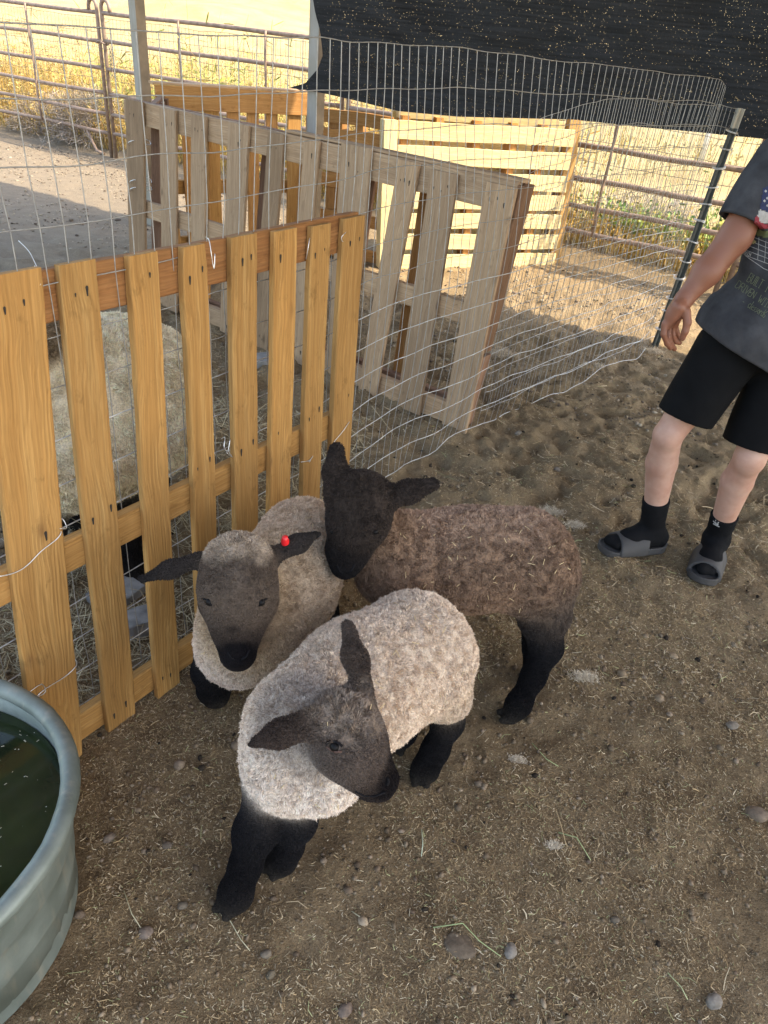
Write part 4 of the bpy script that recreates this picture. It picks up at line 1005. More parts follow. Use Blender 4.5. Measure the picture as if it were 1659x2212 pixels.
# arms
P_.rc(sh1, el1, .048, .041, TN, .03); P_.rc(el1, el1*.45+wr1*.55, .043, .037, TN, .02); P_.rc(el1*.45+wr1*.55, wr1, .037, .0245, TN, .02)
el2 = np.array([1.36, 2.23, 1.06]); wr2 = np.array([1.38, 2.16, .86])
P_.rc(sh2, el2, .048, .041, TN, .03); P_.rc(el2, wr2, .041, .025, TN, .02)
def hand(S_, wr, pts, th_, palm):
    for a, b, ra, rb in palm: S_.rc(a, b, ra, rb, TN, .012)
    for ch in pts:
        for (a, ra), (b, rb) in zip(ch[:-1], ch[1:]): S_.rc(a, b, ra, rb, TN, .004)
H = lambda x, y, dy=0.: aty(x, y, 2.085+dy)
hand(P_, wr1, [
  [(H(1436, 700, -.012), .0095), (H(1434, 722, -.018), .0088), (H(1441, 742, -.012), .0078), (H(1448, 752, -.004), .0068)],
  [(H(1444, 702, .006), .0098), (H(1443, 727, .0), .0090), (H(1450, 746, .006), .0080), (H(1457, 754, .014), .0068)],
  [(H(1452, 702, .024), .0094), (H(1453, 724, .022), .0086), (H(1460, 738, .026), .0076), (H(1468, 741, .032), .0066)],
  [(H(1458, 700, .040), .0086), (H(1461, 716, .040), .0078), (H(1467, 726, .042), .0068), (H(1473, 728, .046), .006)],
  [(H(1482, 672, -.018), .0125), (H(1485, 697, -.030), .0110), (H(1480, 716, -.034), .0095), (H(1474, 731, -.032), .0080)]],
  None, [(wr1, H(1462, 668, .006), .024, .024), (H(1466, 664, -.012), H(1441, 700, -.008), .020, .014), (H(1468, 664, .02), H(1455, 700, .03), .020, .015), (H(1455, 680, .0), H(1450, 696, .012), .021, .014)])
h2 = lambda dx, dy, dz: wr2+np.array([dx, dy, dz])
hand(P_, wr2, [[(h2(.012-.02*k+.02, -.03+.02*k, -.09), .009), (h2(.0, -.04+.02*k, -.125), .0085), (h2(-.012, -.04+.02*k, -.15), .0075)] for k in range(4)]+[[(h2(-.01, -.035, -.035), .012), (h2(-.02, -.06, -.07), .010), (h2(-.02, -.065, -.10), .0085)]],
  None, [(wr2, h2(.008, -.0, -.04), .024, .024), (h2(0, -.02, -.03), h2(0, -.028, -.09), .018, .013), (h2(0, .015, -.03), h2(0, .025, -.09), .018, .013)])
PR = empty('person', (1.07, 2.2, 0), 'person in a faded black printed T-shirt, black shorts, socks and grey slides', 'person')
V, F = P_.mesh(.0052, iters=3); colp, _ = P_.attrs(V, kc=.02)
link('body', V, F, SKINM, PR, True, col=colp)
for k, sx in enumerate((-1, 1)):
    m_ = MB(); c0 = hc+np.array([sx*.029, -.083, .006]); V = []
    for j in range(9):
        for i in range(12):
            a, b = math.pi*j/8, 2*math.pi*i/12; V.append(c0+.012*np.array([math.sin(a)*math.cos(b), math.sin(a)*math.sin(b), math.cos(a)]))
    m_.add(V, [(j*12+i, j*12+(i+1) % 12, (j+1)*12+(i+1) % 12, (j+1)*12+i) for j in range(8) for i in range(12)]); m_.build('eye', EYEM, PR, True)
Hs = SDF(); Hs.el(hc+np.array([0, .022, .022]), (.085, .092, .098), (0, 0, 0), .02); Hs.rc(hc+np.array([-.05, -.06, .07]), hc+np.array([.05, -.06, .07]), .028, .028, (0, 0, 0), .03)
V, F = Hs.mesh(.009); V = V+Hs.normal(V)*(vnoise(V, 60, 2)*.006)[:, None]; link('hair', V, F, HAIRM, PR, True)

# shirt
def fold(amp, sc1, seed, dirs=(1, 1, .45)):
    dv = np.array(dirs)
    return lambda P, D: D - amp*vnoise(P*dv, sc1, seed) - amp*.5*vnoise(P*dv+3, sc1*2.3, seed+1)
T_ = SDF(); TT = SDF(); TS1 = SDF(); TS2 = SDF()
TT.el((1.10, 2.2, 1.22), (.180, .122, .14), 0, .05); TT.el((1.10, 2.19, 1.04), (.172, .118, .22), 0, .06)
TT.rc((1.02, 2.19, .86), (1.16, 2.19, .84), .125, .135, 0, .07); TT.rc((.985, 2.18, .84), (1.2, 2.18, .80), .105, .115, 0, .06)
TT.rc((.985, 2.205, 1.325), (1.215, 2.205, 1.325), .062, .062, 0, .05)
t1 = aty(1598, 478, 2.155); TS1.rc(sh1+np.array([.02, 0, .0]), t1+(t1-sh1)*.3, .070, .060, 0, .03)
t2 = sh2*.35+el2*.65; TS2.rc(sh2, t2+(t2-sh2)*.3, .068, .056, 0, .03)
for q_ in TT.p+TS1.p+TS2.p: T_.p.append(q_)
hemp = aty(1508, 712, 2.1)
hemp2 = aty(1659, 803, 2.08); v1 = hemp2-hemp; hemn = np.cross(v1, [0, 1, 0]); hemn /= np.linalg.norm(hemn); hemn = hemn if hemn[2] < 0 else -hemn
sd1 = (t1-sh1)/np.linalg.norm(t1-sh1); sd2 = (t2-sh2)/np.linalg.norm(t2-sh2)
def shirt_cut(P, D):
    nz = - .0045*vnoise(P*np.array([1, 1, .4]), 16, 31) - .009*vnoise(P*np.array([1.2, 1, .35])+P[:, 2:3]*np.array([.6, 0, 0]), 8, 33) - .010*np.abs(vnoise(P*np.array([1., 1, .7])+P[:, :1]*np.array([0, 0, 1.1]), 13, 37)) - .006*vnoise(P*np.array([.8, 1, 1.6])+P[:, :1]*np.array([0, 0, .8]), 7, 35)
    d0 = TT(P)+nz; low = (P-hemp)@hemn; d = np.maximum(d0, low); d = np.maximum(d, -np.maximum(d0+.013, -(low+.035)))
    for S_, t_, s_ in ((TS1, t1, sd1), (TS2, t2, sd2)):
        e0 = S_(P)+nz*.6; lw = (P-t_)@s_; e = np.maximum(e0, lw); e = np.maximum(e, -np.maximum(e0+.012, -(lw+.03)))
        h = np.clip(.5+.5*(d-e)/.02, 0, 1); d = d+(e-d)*h-.02*h*(1-h)
    neck = np.linalg.norm((P-np.array([1.10, 2.175, 1.405]))/np.array([1, 1.1, .8]), axis=1)-.066; return np.maximum(d, -neck)
T_.post.append(shirt_cut)
V, F = T_.mesh(.0055, iters=2); SH = link('t_shirt', V, F, SHIRT, PR, True)
# shorts
Q_ = SDF()
Q_.el((1.09, 2.2, .84), (.172, .118, .11), 0, .04)
k1b = aty(1483, 897, 2.175); k2b = aty(1622, 958, 2.15)
Q_.rc(hip1+np.array([-.01, 0, -.02]), k1b, .100, .087, 0, .025); Q_.rc(hip2+np.array([.01, 0, -.02]), k2b, .100, .085, 0, .025)
n1 = (k1b-hip1)/np.linalg.norm(k1b-hip1); n1 = n1+np.array([.10, 0, 0]); n1 /= np.linalg.norm(n1); n2 = (k2b-hip2)/np.linalg.norm(k2b-hip2)
def short_cut(P, D):
    D0 = D-.005*vnoise(P*np.array([1, 1, .4]), 13, 51)
    s1 = np.linalg.norm((P-k1b), axis=1) < np.linalg.norm((P-k2b), axis=1)
    low = np.where(s1, (P-k1b)@n1, (P-k2b)@n2)-.005
    c = np.maximum(D0, low); return np.maximum(c, -np.maximum(D0+.013, -(low+.035)))
Q_.post.append(short_cut); V, F = Q_.mesh(.0055); link('shorts', V, F, SHORT, PR, True)
# socks and slides
def foot(an, heel, toe, shin, top, zs_=.030):
    heel, toe = np.array(heel, float), np.array(toe, float); f = toe-heel; Lf = np.linalg.norm(f[:2]); f = np.array([f[0], f[1], 0])/Lf; sdir = np.array([f[1], -f[0], 0])
    gz = max(ground_z(*(heel[:2])), ground_z(*(toe[:2])), ground_z(*((heel+toe)[:2]/2)))-.006
    z0 = np.array([0, 0, gz])
    k_ = SDF(); a = (shin-an)/np.linalg.norm(shin-an)
    k_.rc(an, an+a*top, .040, .046, 0, .02); k_.rc(heel+f*.045+z0+[0, 0, .055], an+[0, 0, -.01], .033, .036, 0, .03)
    k_.rc(heel+f*.05+z0+[0, 0, .052], heel+f*.15+z0+[0, 0, .052], .030, .036, 0, .03)
    k_.rc(an+[0, 0, -.02], heel+f*.16+z0+[0, 0, .058], .036, .030, 0, .03)
    k_.rc(heel+f*.15+z0+sdir*.008+[0, 0, .050], toe-f*.045+z0+sdir*.010+[0, 0, .047], .027, .019, 0, .02)
    k_.rc(heel+f*.15+z0-sdir*.012+[0, 0, .050], toe-f*.06+z0-sdir*.018+[0, 0, .045], .025, .017, 0, .02)
    k_.post.append(lambda P, D: np.maximum(D-.0012*vnoise(P*np.array([1, 1, 3]), 40, 5), (P-(an+a*top))@a))
    V, F = k_.mesh(.005); so = link('sock', V, F, SOCK, PR, True)
    s_ = SDF()
    s_.rc(heel+f*.048+z0+[0, 0, .02], toe-f*.055+z0+[0, 0, .02], .046, .053, 0, .01)
    def cut(P, D):
        X = P-(heel+z0); al = X@f; ac = X@sdir; z = X[:, 2]
        r_ = np.interp(al, [0, .05, .14, .22, Lf], [.043, .046, .046, .054, .050]); pl_ = np.hypot(ac, np.maximum(0, np.maximum(.048-al, al-(Lf-.055))))-r_
        topz = .034+.010*np.clip(1-al/.05, 0, 1)+.006*np.clip((al-Lf+.05)/.05, 0, 1)
        d = np.maximum(pl_*.9, np.maximum(z-topz, .002+.010*np.clip((al-Lf+.06)/.06, 0, 1)**2-z))+.002
        groove = .0016*(np.abs(((z-.008)/.009) % 1-.5) < .2)*(pl_ > -.004); d = d+groove
        dish = np.maximum(pl_+.010, .028-z); d = np.maximum(d, -dish)
        # arched strap
        t = np.clip((al-.105)/.12, 0, 1); ro = .0545-.002*t; hz = .094-.030*t
        e = (np.sqrt((ac/ro)**2+(np.maximum(z-.022, 0)/(hz-.022))**2)-1)*.045; strap = np.maximum(np.abs(e)-.0045, np.maximum(.100+.010*np.abs(ac)/.05-al, al-.218+.25*np.maximum(0, z-.04)))
        strap = np.maximum(strap, .016-z)
        h = np.clip(.5+.5*(d-strap)/.006, 0, 1); return d+(strap-d)*h-.006*h*(1-h)
    s_.post.append(cut)
    # bounds helper
    s_.rc(heel+z0+[0, 0, .05], toe+z0+[0, 0, .05], .06, .06, 0, 0)
    V, F = s_.mesh(.0042, iters=1); link('slide', V, F, EVA, PR, True)
    return k_
s1 = foot(an1, (1.035, 2.262, 0), (.768, 2.178, 0), c1, .13)
s2 = foot(an2, (1.215, 2.285, 0), (1.098, 2.045, 0), c2, .105)
# printed graphic and lettering, laid on the cloth
def mat_flat(n_, c): return mat_simple(n_, c, .8, 0, .2, .2, 90, .2, .001)
P_GRN, P_WHT, P_RED, P_BLU, P_OLV, P_YEL = mat_flat('print_letter', (.17, .185, .11)), mat_flat('print_white', (.36, .35, .33)), mat_flat('print_red', (.26, .04, .05)), mat_flat('print_blue', (.03, .038, .085)), mat_flat('print_olive', (.13, .145, .07)), mat_flat('print_gold', (.42, .33, .14))
def proj_shirt(x, y, lift=.0015):
    p = T_.hit(x, y)
    if p is None: return None
    n = T_.normal(p[None])[0]; return p+n*lift
def strokes(L_, rad, mat, name, lift=.001):
    m_ = MB()
    for st in L_:
        P = []
        for (a, b) in zip(st[:-1], st[1:]):
            n_ = max(1, int(math.hypot(b[0]-a[0], b[1]-a[1])/4))
            for t in range(n_): P.append((a[0]+(b[0]-a[0])*t/n_, a[1]+(b[1]-a[1])*t/n_))
        P.append(st[-1]); P = [proj_shirt(*q, lift) for q in P]; P = [q for q in P if q is not None]
        if len(P) > 1: m_.tube(P, rad, 4)
    if m_.V: return m_.build(name, mat, SH)
GL = {'B': [[(0, 0), (0, 1), (.55, 1), (.75, .78), (.55, .52), (0, .52)], [(.55, .52), (.8, .27), (.6, 0), (0, 0)]], 'U': [[(0, 1), (.02, .25), (.2, 0), (.5, 0), (.68, .25), (.7, 1)]],
 'I': [[(.15, 0), (.15, 1)], [(0, 0), (.3, 0)], [(0, 1), (.3, 1)]], 'L': [[(0, 1), (0, 0), (.55, 0)]], 'T': [[(0, 1), (.8, 1)], [(.4, 1), (.4, 0)], [(.25, 0), (.55, 0)]], 'O': [[(.35, 1), (.05, .7), (.05, .3), (.35, 0), (.65, .3), (.65, .7), (.35, 1)]],
 'D': [[(0, 0), (0, 1), (.45, 1), (.75, .7), (.75, .3), (.45, 0), (0, 0)]], 'R': [[(0, 0), (0, 1), (.5, 1), (.7, .77), (.5, .52), (0, .52)], [(.35, .52), (.75, 0)]], 'V': [[(0, 1), (.35, 0), (.7, 1)]],
 'E': [[(.55, 1), (0, 1), (0, 0), (.55, 0)], [(0, .52), (.45, .52)]], 'N': [[(0, 0), (0, 1), (.65, 0), (.65, 1)]], 'W': [[(0, 1), (.25, 0), (.45, .7), (.65, 0), (.9, 1)]], 'H': [[(0, 0), (0, 1)], [(.65, 0), (.65, 1)], [(0, .52), (.65, .52)]],
 'S': [[(.6, .85), (.35, 1), (.05, .8), (.3, .52), (.6, .28), (.3, 0), (0, .15)]], 'C': [[(.65, .8), (.35, 1), (.05, .7), (.05, .3), (.35, 0), (.65, .2)]],
 'c': [[(.5, .5), (.25, .6), (.05, .3), (.25, 0), (.5, .1)]], 'l': [[(.1, 1), (.05, .1), (.2, 0)]], 'e': [[(.05, .3), (.5, .35), (.3, .6), (.05, .3), (.25, 0), (.5, .1)]], 's': [[(.45, .55), (.15, .5), (.4, .2), (.05, 0)]], 'o': [[(.25, .6), (.05, .3), (.25, 0), (.45, .3), (.25, .6)]],
 'r': [[(.05, 0), (.08, .6)], [(.08, .4), (.35, .6)]], 'd': [[(.4, .6), (.1, .5), (.1, .05), (.4, .1)], [(.42, 1), (.42, 0)]], '-': [[(0, .3), (.3, .3)]], '6': [[(.5, 1), (.1, .5), (.1, .1), (.4, 0), (.5, .3), (.15, .4)]]}
def word(txt, x, y, ux, uy, wch, hch, gap=.22):
    """x,y = foot of first letter; (ux,uy) reading direction"""
    n = math.hypot(ux, uy); ux, uy = ux/n, uy/n; vx, vy = uy, -ux; out = []; cx_ = 0
    for ch in txt:
        if ch == ' ': cx_ += wch*.9; continue
        g__ = GL[ch]; 
        for st in g__: out.append([(x+ux*(cx_+px*wch)+vx*py*hch, y+uy*(cx_+px*wch)+vy*py*hch) for px, py in st])
        cx_ += wch*(max(p[0] for st in g__ for p in st)+gap)
    return out
strokes(word('BUILT TO', 1613, 607, 1, .56, 8.7, 20, .18), .0007, P_GRN, 'lettering')
strokes(word('DRIVEN WITH', 1588, 620, 1, .66, 10.5, 17, .14), .0007, P_GRN, 'lettering')
strokes(word('- clessord6', 1602, 656, 1, .64, 11, 18, .02), .0006, P_GRN, 'lettering')
strokes(word('BUSCH', 1604, 548, 1, .40, 4.4, 8, .16), .0007, P_WHT, 'lettering')
for k in range(5): 
    y0 = 500+k*11; strokes([[(1618-k*1.6, y0+8), (1640-k*1.2, y0+17), (1700, y0+40)]], .0008, P_WHT, 'grille_print')
strokes([[(1618, 506), (1610, 552), (1650, 580), (1700, 600)], [(1640, 513), (1637, 560)], [(1655, 520), (1652, 567)]], .0008, P_WHT, 'grille_print')
def patch(poly, mat, name, lift=.0012, st=4):
    m_ = MB(); pts = {}; poly = [tuple(p) for p in poly]
    xs = [p[0] for p in poly]; ys = [p[1] for p in poly]
    def ins(x, y):
        c = False; j = len(poly)-1
        for i in range(len(poly)):
            xi, yi = poly[i]; xj, yj = poly[j]
            if (yi > y) != (yj > y) and x < (xj-xi)*(y-yi)/(yj-yi)+xi: c = not c
            j = i
        return c
    V = []; F = []
    def vid(i, j):
        if (i, j) not in pts:
            p = proj_shirt(min(xs)+i*st, min(ys)+j*st, lift); pts[(i, j)] = None if p is None else len(V)
            if p is not None: V.append(p)
        return pts[(i, j)]
    for i in range(int((max(xs)-min(xs))/st)+1):
        for j in range(int((max(ys)-min(ys))/st)+1):
            if ins(min(xs)+(i+.5)*st, min(ys)+(j+.5)*st):
                q = [vid(i, j), vid(i+1, j), vid(i+1, j+1), vid(i, j+1)]
                if None not in q: F.append(tuple(q))
    if F: m_.add(V, F); return m_.build(name, mat, SH)
patch([(1649, 405), (1700, 400), (1700, 462), (1660, 460), (1642, 450)], P_BLU, 'flag_print', st=3)
patch([(1640, 452), (1664, 460), (1700, 462), (1700, 488), (1650, 482), (1632, 480)], P_WHT, 'flag_print', st=3)
patch([(1630, 470), (1636, 466), (1642, 480), (1660, 486), (1700, 490), (1700, 497), (1640, 493), (1630, 489)], P_RED, 'flag_print', .0022, st=3)
patch([(1621, 492), (1640, 496), (1700, 502), (1700, 520), (1650, 512), (1618, 504)], P_OLV, 'hood_print', st=3)
patch([(1622, 521), (1628, 517), (1635, 523), (1628, 528)], P_YEL, 'badge_print', .0022, st=1.5)
for x, y in ((1654, 413), (1657, 428), (1651, 434), (1657, 444)): patch([(x-2.5, y), (x, y-3), (x+2.5, y), (x, y+3)], P_WHT, 'star_print', .0022, st=1.5)
# small white mark on the sock
def proj_s(x, y):
    p = s2.hit(x, y); return p
m_ = MB()
for st in ([(1541, 1125), (1546, 1131), (1552, 1134)], [(1541, 1131), (1546, 1134), (1554, 1138)], [(1546, 1123), (1547, 1131)], [(1552, 1128), (1549, 1134)]):
    P = [proj_s(*q) for q in st]; P = [q for q in P if q is not None]
    if len(P) > 1: m_.tube(P, .0022, 5)
if m_.V: m_.build('sock_emblem', P_WHT, PR)
print('P3 done')
# ------------------------------------------------------------------ small stuff on the ground
def ribbons(P, D, L, Wd, up=.002, bendk=.25, r=None):
    n = len(P); side = np.cross(D, [0, 0, 1.]); side /= np.linalg.norm(side, axis=1, keepdims=True)+1e-9
    tw = r.normal(size=(n, 1))*.5; side = side*np.cos(tw)+np.array([0, 0, 1.])*np.sin(tw)
    bd = np.cross(D, [0, 0, 1.])*(r.normal(size=(n, 1))*bendk)*L
    p0 = P; p1 = P+D*L*.5+bd*.5; p2 = P+D*L
    V = np.stack([p0-side*Wd, p0+side*Wd, p1+side*Wd, p1-side*Wd, p2+side*Wd*.7, p2-side*Wd*.7], 1).reshape(-1, 3)
    b = (np.arange(n)*6)[:, None]
    return V, np.concatenate([b+np.array([0, 1, 2, 3]), b+np.array([3, 2, 4, 5])])
r4 = np.random.default_rng(21)
def scatter_view(n, y0, y1, x_lim=(-1.6, 3.2)):
    P = []; k = 0
    while k < n:
        x = r4.uniform(*x_lim, n*3); y = r4.uniform(y0, y1, n*3)
        Q = np.stack([x, y, 0*x], -1)-CAM; z = Q@FWD; u = CX+FPX*(Q@RIGHT)/z; v = CY-FPX*(Q@UPV)/z
        m = (z > .2) & (u > -60) & (u < 1720) & (v > -40) & (v < 2280); c = x*NV[0]+y*NV[1]
        P.append(np.stack([x[m], y[m]], -1)); k += m.sum()
    return np.concatenate(P)[:n]
def in_tank(xy): return np.hypot(np.minimum(xy[:, 0]-TC[0], 0)*0+np.maximum(xy[:, 0]-TC[0], 0), xy[:, 1]-TC[1]) < TR*.93
def straw(n, y0, y1, lmed, wmed, seed):
    r = np.random.default_rng(seed); xy = scatter_view(n, y0, y1); xy = xy[~in_tank(xy)]
    cl = vnoise(np.c_[xy, 0*xy[:, 0]], 2.2, 71)+.6*vnoise(np.c_[xy, 0*xy[:, 0]], 7, 72); xy = xy[cl+r.normal(size=len(cl))*.4 > -.25]; n = len(xy)
    L = np.exp(r.normal(math.log(lmed), .55, n))[:, None]; L = np.clip(L, .003, .09); Wd = (wmed*r.uniform(.5, 1.5, n))[:, None]
    a = r.uniform(0, 2*math.pi, n); D = np.stack([np.cos(a), np.sin(a), r.normal(size=n)*.22], -1)
    z = terrain(xy[:, 0], xy[:, 1])+.0016+np.abs(D[:, 2])*L[:, 0]*.4; P = np.c_[xy, z]
    V, F = ribbons(P, D, L, Wd, r=r)
    pal = np.array([(.40, .28, .15), (.50, .38, .23), (.30, .20, .10), (.60, .49, .33), (.20, .13, .07), (.38, .37, .18)])
    c = pal[r.choice(6, n, p=[.3, .22, .2, .1, .13, .05])]*r.uniform(.7, 1.15, (n, 1))
    return V, F, np.repeat(c, 6, 0)
def merge(L_):
    V = []; F = []; C = []; b = 0
    for v, f, c in L_: V.append(v); F.append(f+b); C.append(c); b += len(v)
    return np.concatenate(V), np.concatenate(F), np.concatenate(C)
V, F, Cc = merge([straw(120000, .25, 2.2, .0042, .00055, 11), straw(110000, 1.6, 4.6, .0065, .0009, 12), straw(34000, .25, 2.0, .0075, .00060, 1), straw(26000, 1.4, 4.4, .012, .0010, 2), straw(1500, .3, 3.4, .020, .0008, 3), straw(9000, 2.0, 4.5, .022, .0013, 4)])
tag(link('straw_litter', V, F, STRAWM, None, False, col=Cc), 'fine chopped straw and hay litter over the dirt', 'straw', kind='stuff')
# hay flung behind the tan pallet
n = 8000; r = np.random.default_rng(5); xy = np.c_[r.uniform(-1.15, -.1, n), r.uniform(1.2, 3.1, n)]; xy = xy[((xy-np.array([-.664, 1.151]))@np.array([-.84, .54]) > .08)]; n = len(xy)
a = r.uniform(0, 6.28, n); D = np.stack([np.cos(a), np.sin(a), r.normal(size=n)*.3], -1); L = np.exp(r.normal(math.log(.045), .5, n))[:, None]
V, F = ribbons(np.c_[xy, terrain(xy[:, 0], xy[:, 1])+.004+np.abs(D[:, 2])*L[:, 0]*.5], D, L, np.full((n, 1), .0012), r=r)
tag(link('hay_litter', V, F, STRAWM, None, False, col=np.repeat(np.array([(.46, .38, .24)])*r.uniform(.5, 1.3, (n, 1)), 6, 0)), 'loose hay strewn on the ground behind the tan pallet', 'hay', kind='stuff')

def ico(sub=1):
    bm = bmesh.new(); bmesh.ops.create_icosphere(bm, subdivisions=sub, radius=1); V = np.array([v.co[:] for v in bm.verts]); F = np.array([[v.index for v in f.verts] for f in bm.faces]); bm.free(); return V, F
IV, IF = ico(1); IV2, IF2 = ico(3)
def pebbles(n, y0, y1, size, pal, seed, flat=.7, name='pebbles', label='', cat='pebbles'):
    r = np.random.default_rng(seed); xy = scatter_view(n, y0, y1); xy = xy[~in_tank(xy)]
    cl = vnoise(np.c_[xy, 0*xy[:, 0]], 3.1, seed+70); xy = xy[cl+r.normal(size=len(cl))*.5 > .0]; n = len(xy)
    s = np.exp(r.normal(math.log(size), .42, n)); S3 = s[:, None]*np.c_[r.uniform(.8, 1.5, n), r.uniform(.7, 1.1, n), np.full(n, flat)]
    a = r.uniform(0, 6.28, n); ca, sa = np.cos(a), np.sin(a)
    X = IV[None]*S3[:, None]*(1+r.normal(size=(n, len(IV), 1))*.10); x = X[..., 0]*ca[:, None]-X[..., 1]*sa[:, None]; y = X[..., 0]*sa[:, None]+X[..., 1]*ca[:, None]
    z = X[..., 2]+(terrain(xy[:, 0], xy[:, 1])+s*flat*.35)[:, None]
    V = np.stack([x+xy[:, :1], y+xy[:, 1:], z], -1).reshape(-1, 3); F = (IF[None]+(np.arange(n)*len(IV))[:, None, None]).reshape(-1, 3)
    c = np.array(pal)[r.integers(0, len(pal), n)]*r.uniform(.7, 1.3, (n, 1))
    return V, F, np.repeat(c, len(IV), 0)
DIRTC = [(.15, .105, .065), (.20, .145, .095), (.12, .085, .055), (.25, .19, .13)]
V, F, Cc = merge([pebbles(9000, .25, 2.2, .0028, DIRTC, 1), pebbles(5000, 1.5, 4.4, .0045, DIRTC, 2), pebbles(450, .25, 1.6, .0058, [(.13, .09, .06), (.18, .13, .085), (.21, .155, .11)], 6)])
nY = 22000; rY = np.random.default_rng(77); sY = rY.uniform(-8.5, 3.2, nY); cY = rY.uniform(3.4, 6.1, nY)**1.0; xy_ = sY[:, None]*DV[:2]+cY[:, None]*NV[:2]
sv_ = scatter_view; scatter_view = lambda n, a, b, x_lim=None: xy_[:n]
far_ = pebbles(22000, 4, 9, .0060, [(.20, .16, .12), (.30, .25, .19), (.32, .27, .20), (.12, .09, .07)], 9, .55); scatter_view = sv_
V, F, Cc = merge([(V, F, Cc), far_]); 
tag(link('dirt_crumbs', V, F, PEBM, None, True, col=Cc), 'small crumbs and clods of dry dirt', 'dirt clods', kind='stuff')
V, F, Cc = merge([pebbles(420, .25, 3.2, .0048, [(.022, .016, .012), (.035, .026, .018)], 3, .8)])
tag(link('droppings', V, F, PEBM, None, True, col=Cc), 'dark round sheep droppings scattered on the dirt', 'droppings', kind='stuff')

# single stones and wool tufts
def stone(px, py, rx, rz, label, colr, seed, rot=0., name='stone', asp=.75):
    c = gp(px, py); z = ground_z(c[0], c[1]); c[2] = z
    V = IV2*np.array([rx, rx*asp, rz]); V = V*(1+.16*vnoise(IV2, 1.6, seed)[:, None]+.06*vnoise(IV2, 4, seed+1)[:, None])
    ca, sa = math.cos(rot), math.sin(rot); V = np.c_[V[:, 0]*ca-V[:, 1]*sa, V[:, 0]*sa+V[:, 1]*ca, V[:, 2]]+c+np.array([0, 0, rz*.12])
    o = link(name, V, IF2, ROCKM, None, True, col=np.array(colr)*.5*(1+.25*vnoise(IV2, 3, seed+2)[:, None])); o.location = (0, 0, 0)
    return tag(o, label, 'stone', 'single stones lying on the dirt')
ST = [(1541, 2164, .017, .012, 'round pale stone at the very bottom right corner of the dirt', (.42, .36, .30), 1, .5), (1102, 2058, .016, .010, 'smooth grey egg-shaped stone at the bottom beside a larger flat buff stone', (.38, .33, .28), 2, 1.2),
 (995, 2042, .034, .007, 'large flat buff stone half sunk in the dirt near the bottom', (.27, .20, .14), 3, -.4), (1636, 1760, .027, .015, 'brown boulder-like stone at the right edge of the dirt', (.34, .25, .18), 4, -.2),
 (236, 1810, .013, .011, 'small blocky pinkish stone right of the tank rim', (.30, .23, .18), 5, .8), (362, 1828, .011, .008, 'rounded brown stone below a curl of grass', (.27, .21, .16), 6, .1),
 (575, 2063, .011, .008, 'dark tan pebble at the bottom between tank and flat stone', (.30, .24, .18), 7, .4), (585, 2216-110, .010, .008, 'dull tan pebble just below another pebble near the bottom', (.24, .19, .13), 8, .7),
 (172, 1975, .011, .009, 'brown stone lying close against the tank side', (.25, .18, .13), 9, .2), (315, 2012, .016, .011, 'pinkish stone on the dirt below the tank side', (.33, .25, .20), 10, .4), (395, 1955, .011, .007, 'flat grey-brown stone right of the pinkish one', (.28, .22, .16), 11, .2),
 (745, 2180, .016, .011, 'pinkish brown stone at the bottom edge left of centre', (.30, .22, .17), 12, .9), (1330, 1985, .010, .007, 'grey-brown clod-like stone right of the bottom centre', (.24, .19, .14), 13, .3), (1580, 1572, .018, .010, 'dusty flat stone at the right beyond the brown boulder-like one', (.36, .30, .24), 14, .3),
 (1120, 935, .018, .012, 'pale rounded stone near the foot of the grey pallet corner', (.40, .34, .27), 15, .3), (1205, 1010, .015, .010, 'small dusty stone behind the dark lamb', (.36, .30, .24), 16, .1)]
for q in ST: stone(*q)
m_ = MB()
def block(px, py, sx, sy, sz, rot, label):
    c = gp(px, py); m_ = MB(); ca, sa = math.cos(rot), math.sin(rot); u = np.array([ca, sa, 0]); v = np.array([-sa, ca, 0])
    board(m_, c-u*sx+[0, 0, sz*.4], c+u*sx+[0, 0, sz*.4], v*sy, np.array([0, 0, sz*.6]), rough=.003)
    o = m_.build('stone_slab', mat_simple('slab_grey', (.25, .24, .23), .85, 0, .2, .3, 25, .5, .004)); return tag(o, label, 'stone slab')
block(285, 1362, .055, .04, .05, .5, 'grey stone slab on the ground seen between slats low in the tan pallet')
block(560, 790, .11, .06, .05, .3, 'dark flat slab lying behind the tan pallet near the grey pallet')
block(255, 1290, .07, .05, .03, 1.0, 'thin grey slab mostly buried under hay behind the tan pallet')
def tuft(px, py, s, label, seed):
    r = np.random.default_rng(seed); c = gp(px, py); c[2] = ground_z(c[0], c[1]); n = 800
    P = c+r.normal(size=(n, 3))*np.array([s*.8, s*.42, s*.14])+np.array([0, 0, s*.35]); P[:, 2] = np.maximum(P[:, 2], c[2]+.001)
    a = r.uniform(0, 6.28, n); D = np.stack([np.cos(a), np.sin(a), r.normal(size=n)*.6], -1)
    V, F = ribbons(P, D, np.full((n, 1), s*.38), np.full((n, 1), .0006), bendk=.9, r=r)
    o = link('wool_tuft', V, F, FUR, None, False, col=np.repeat(np.array([(.64, .54, .41)])*r.uniform(.7, 1.15, (n, 1)), 6, 0))
    return tag(o, label, 'wool tuft', 'tufts of shed wool')
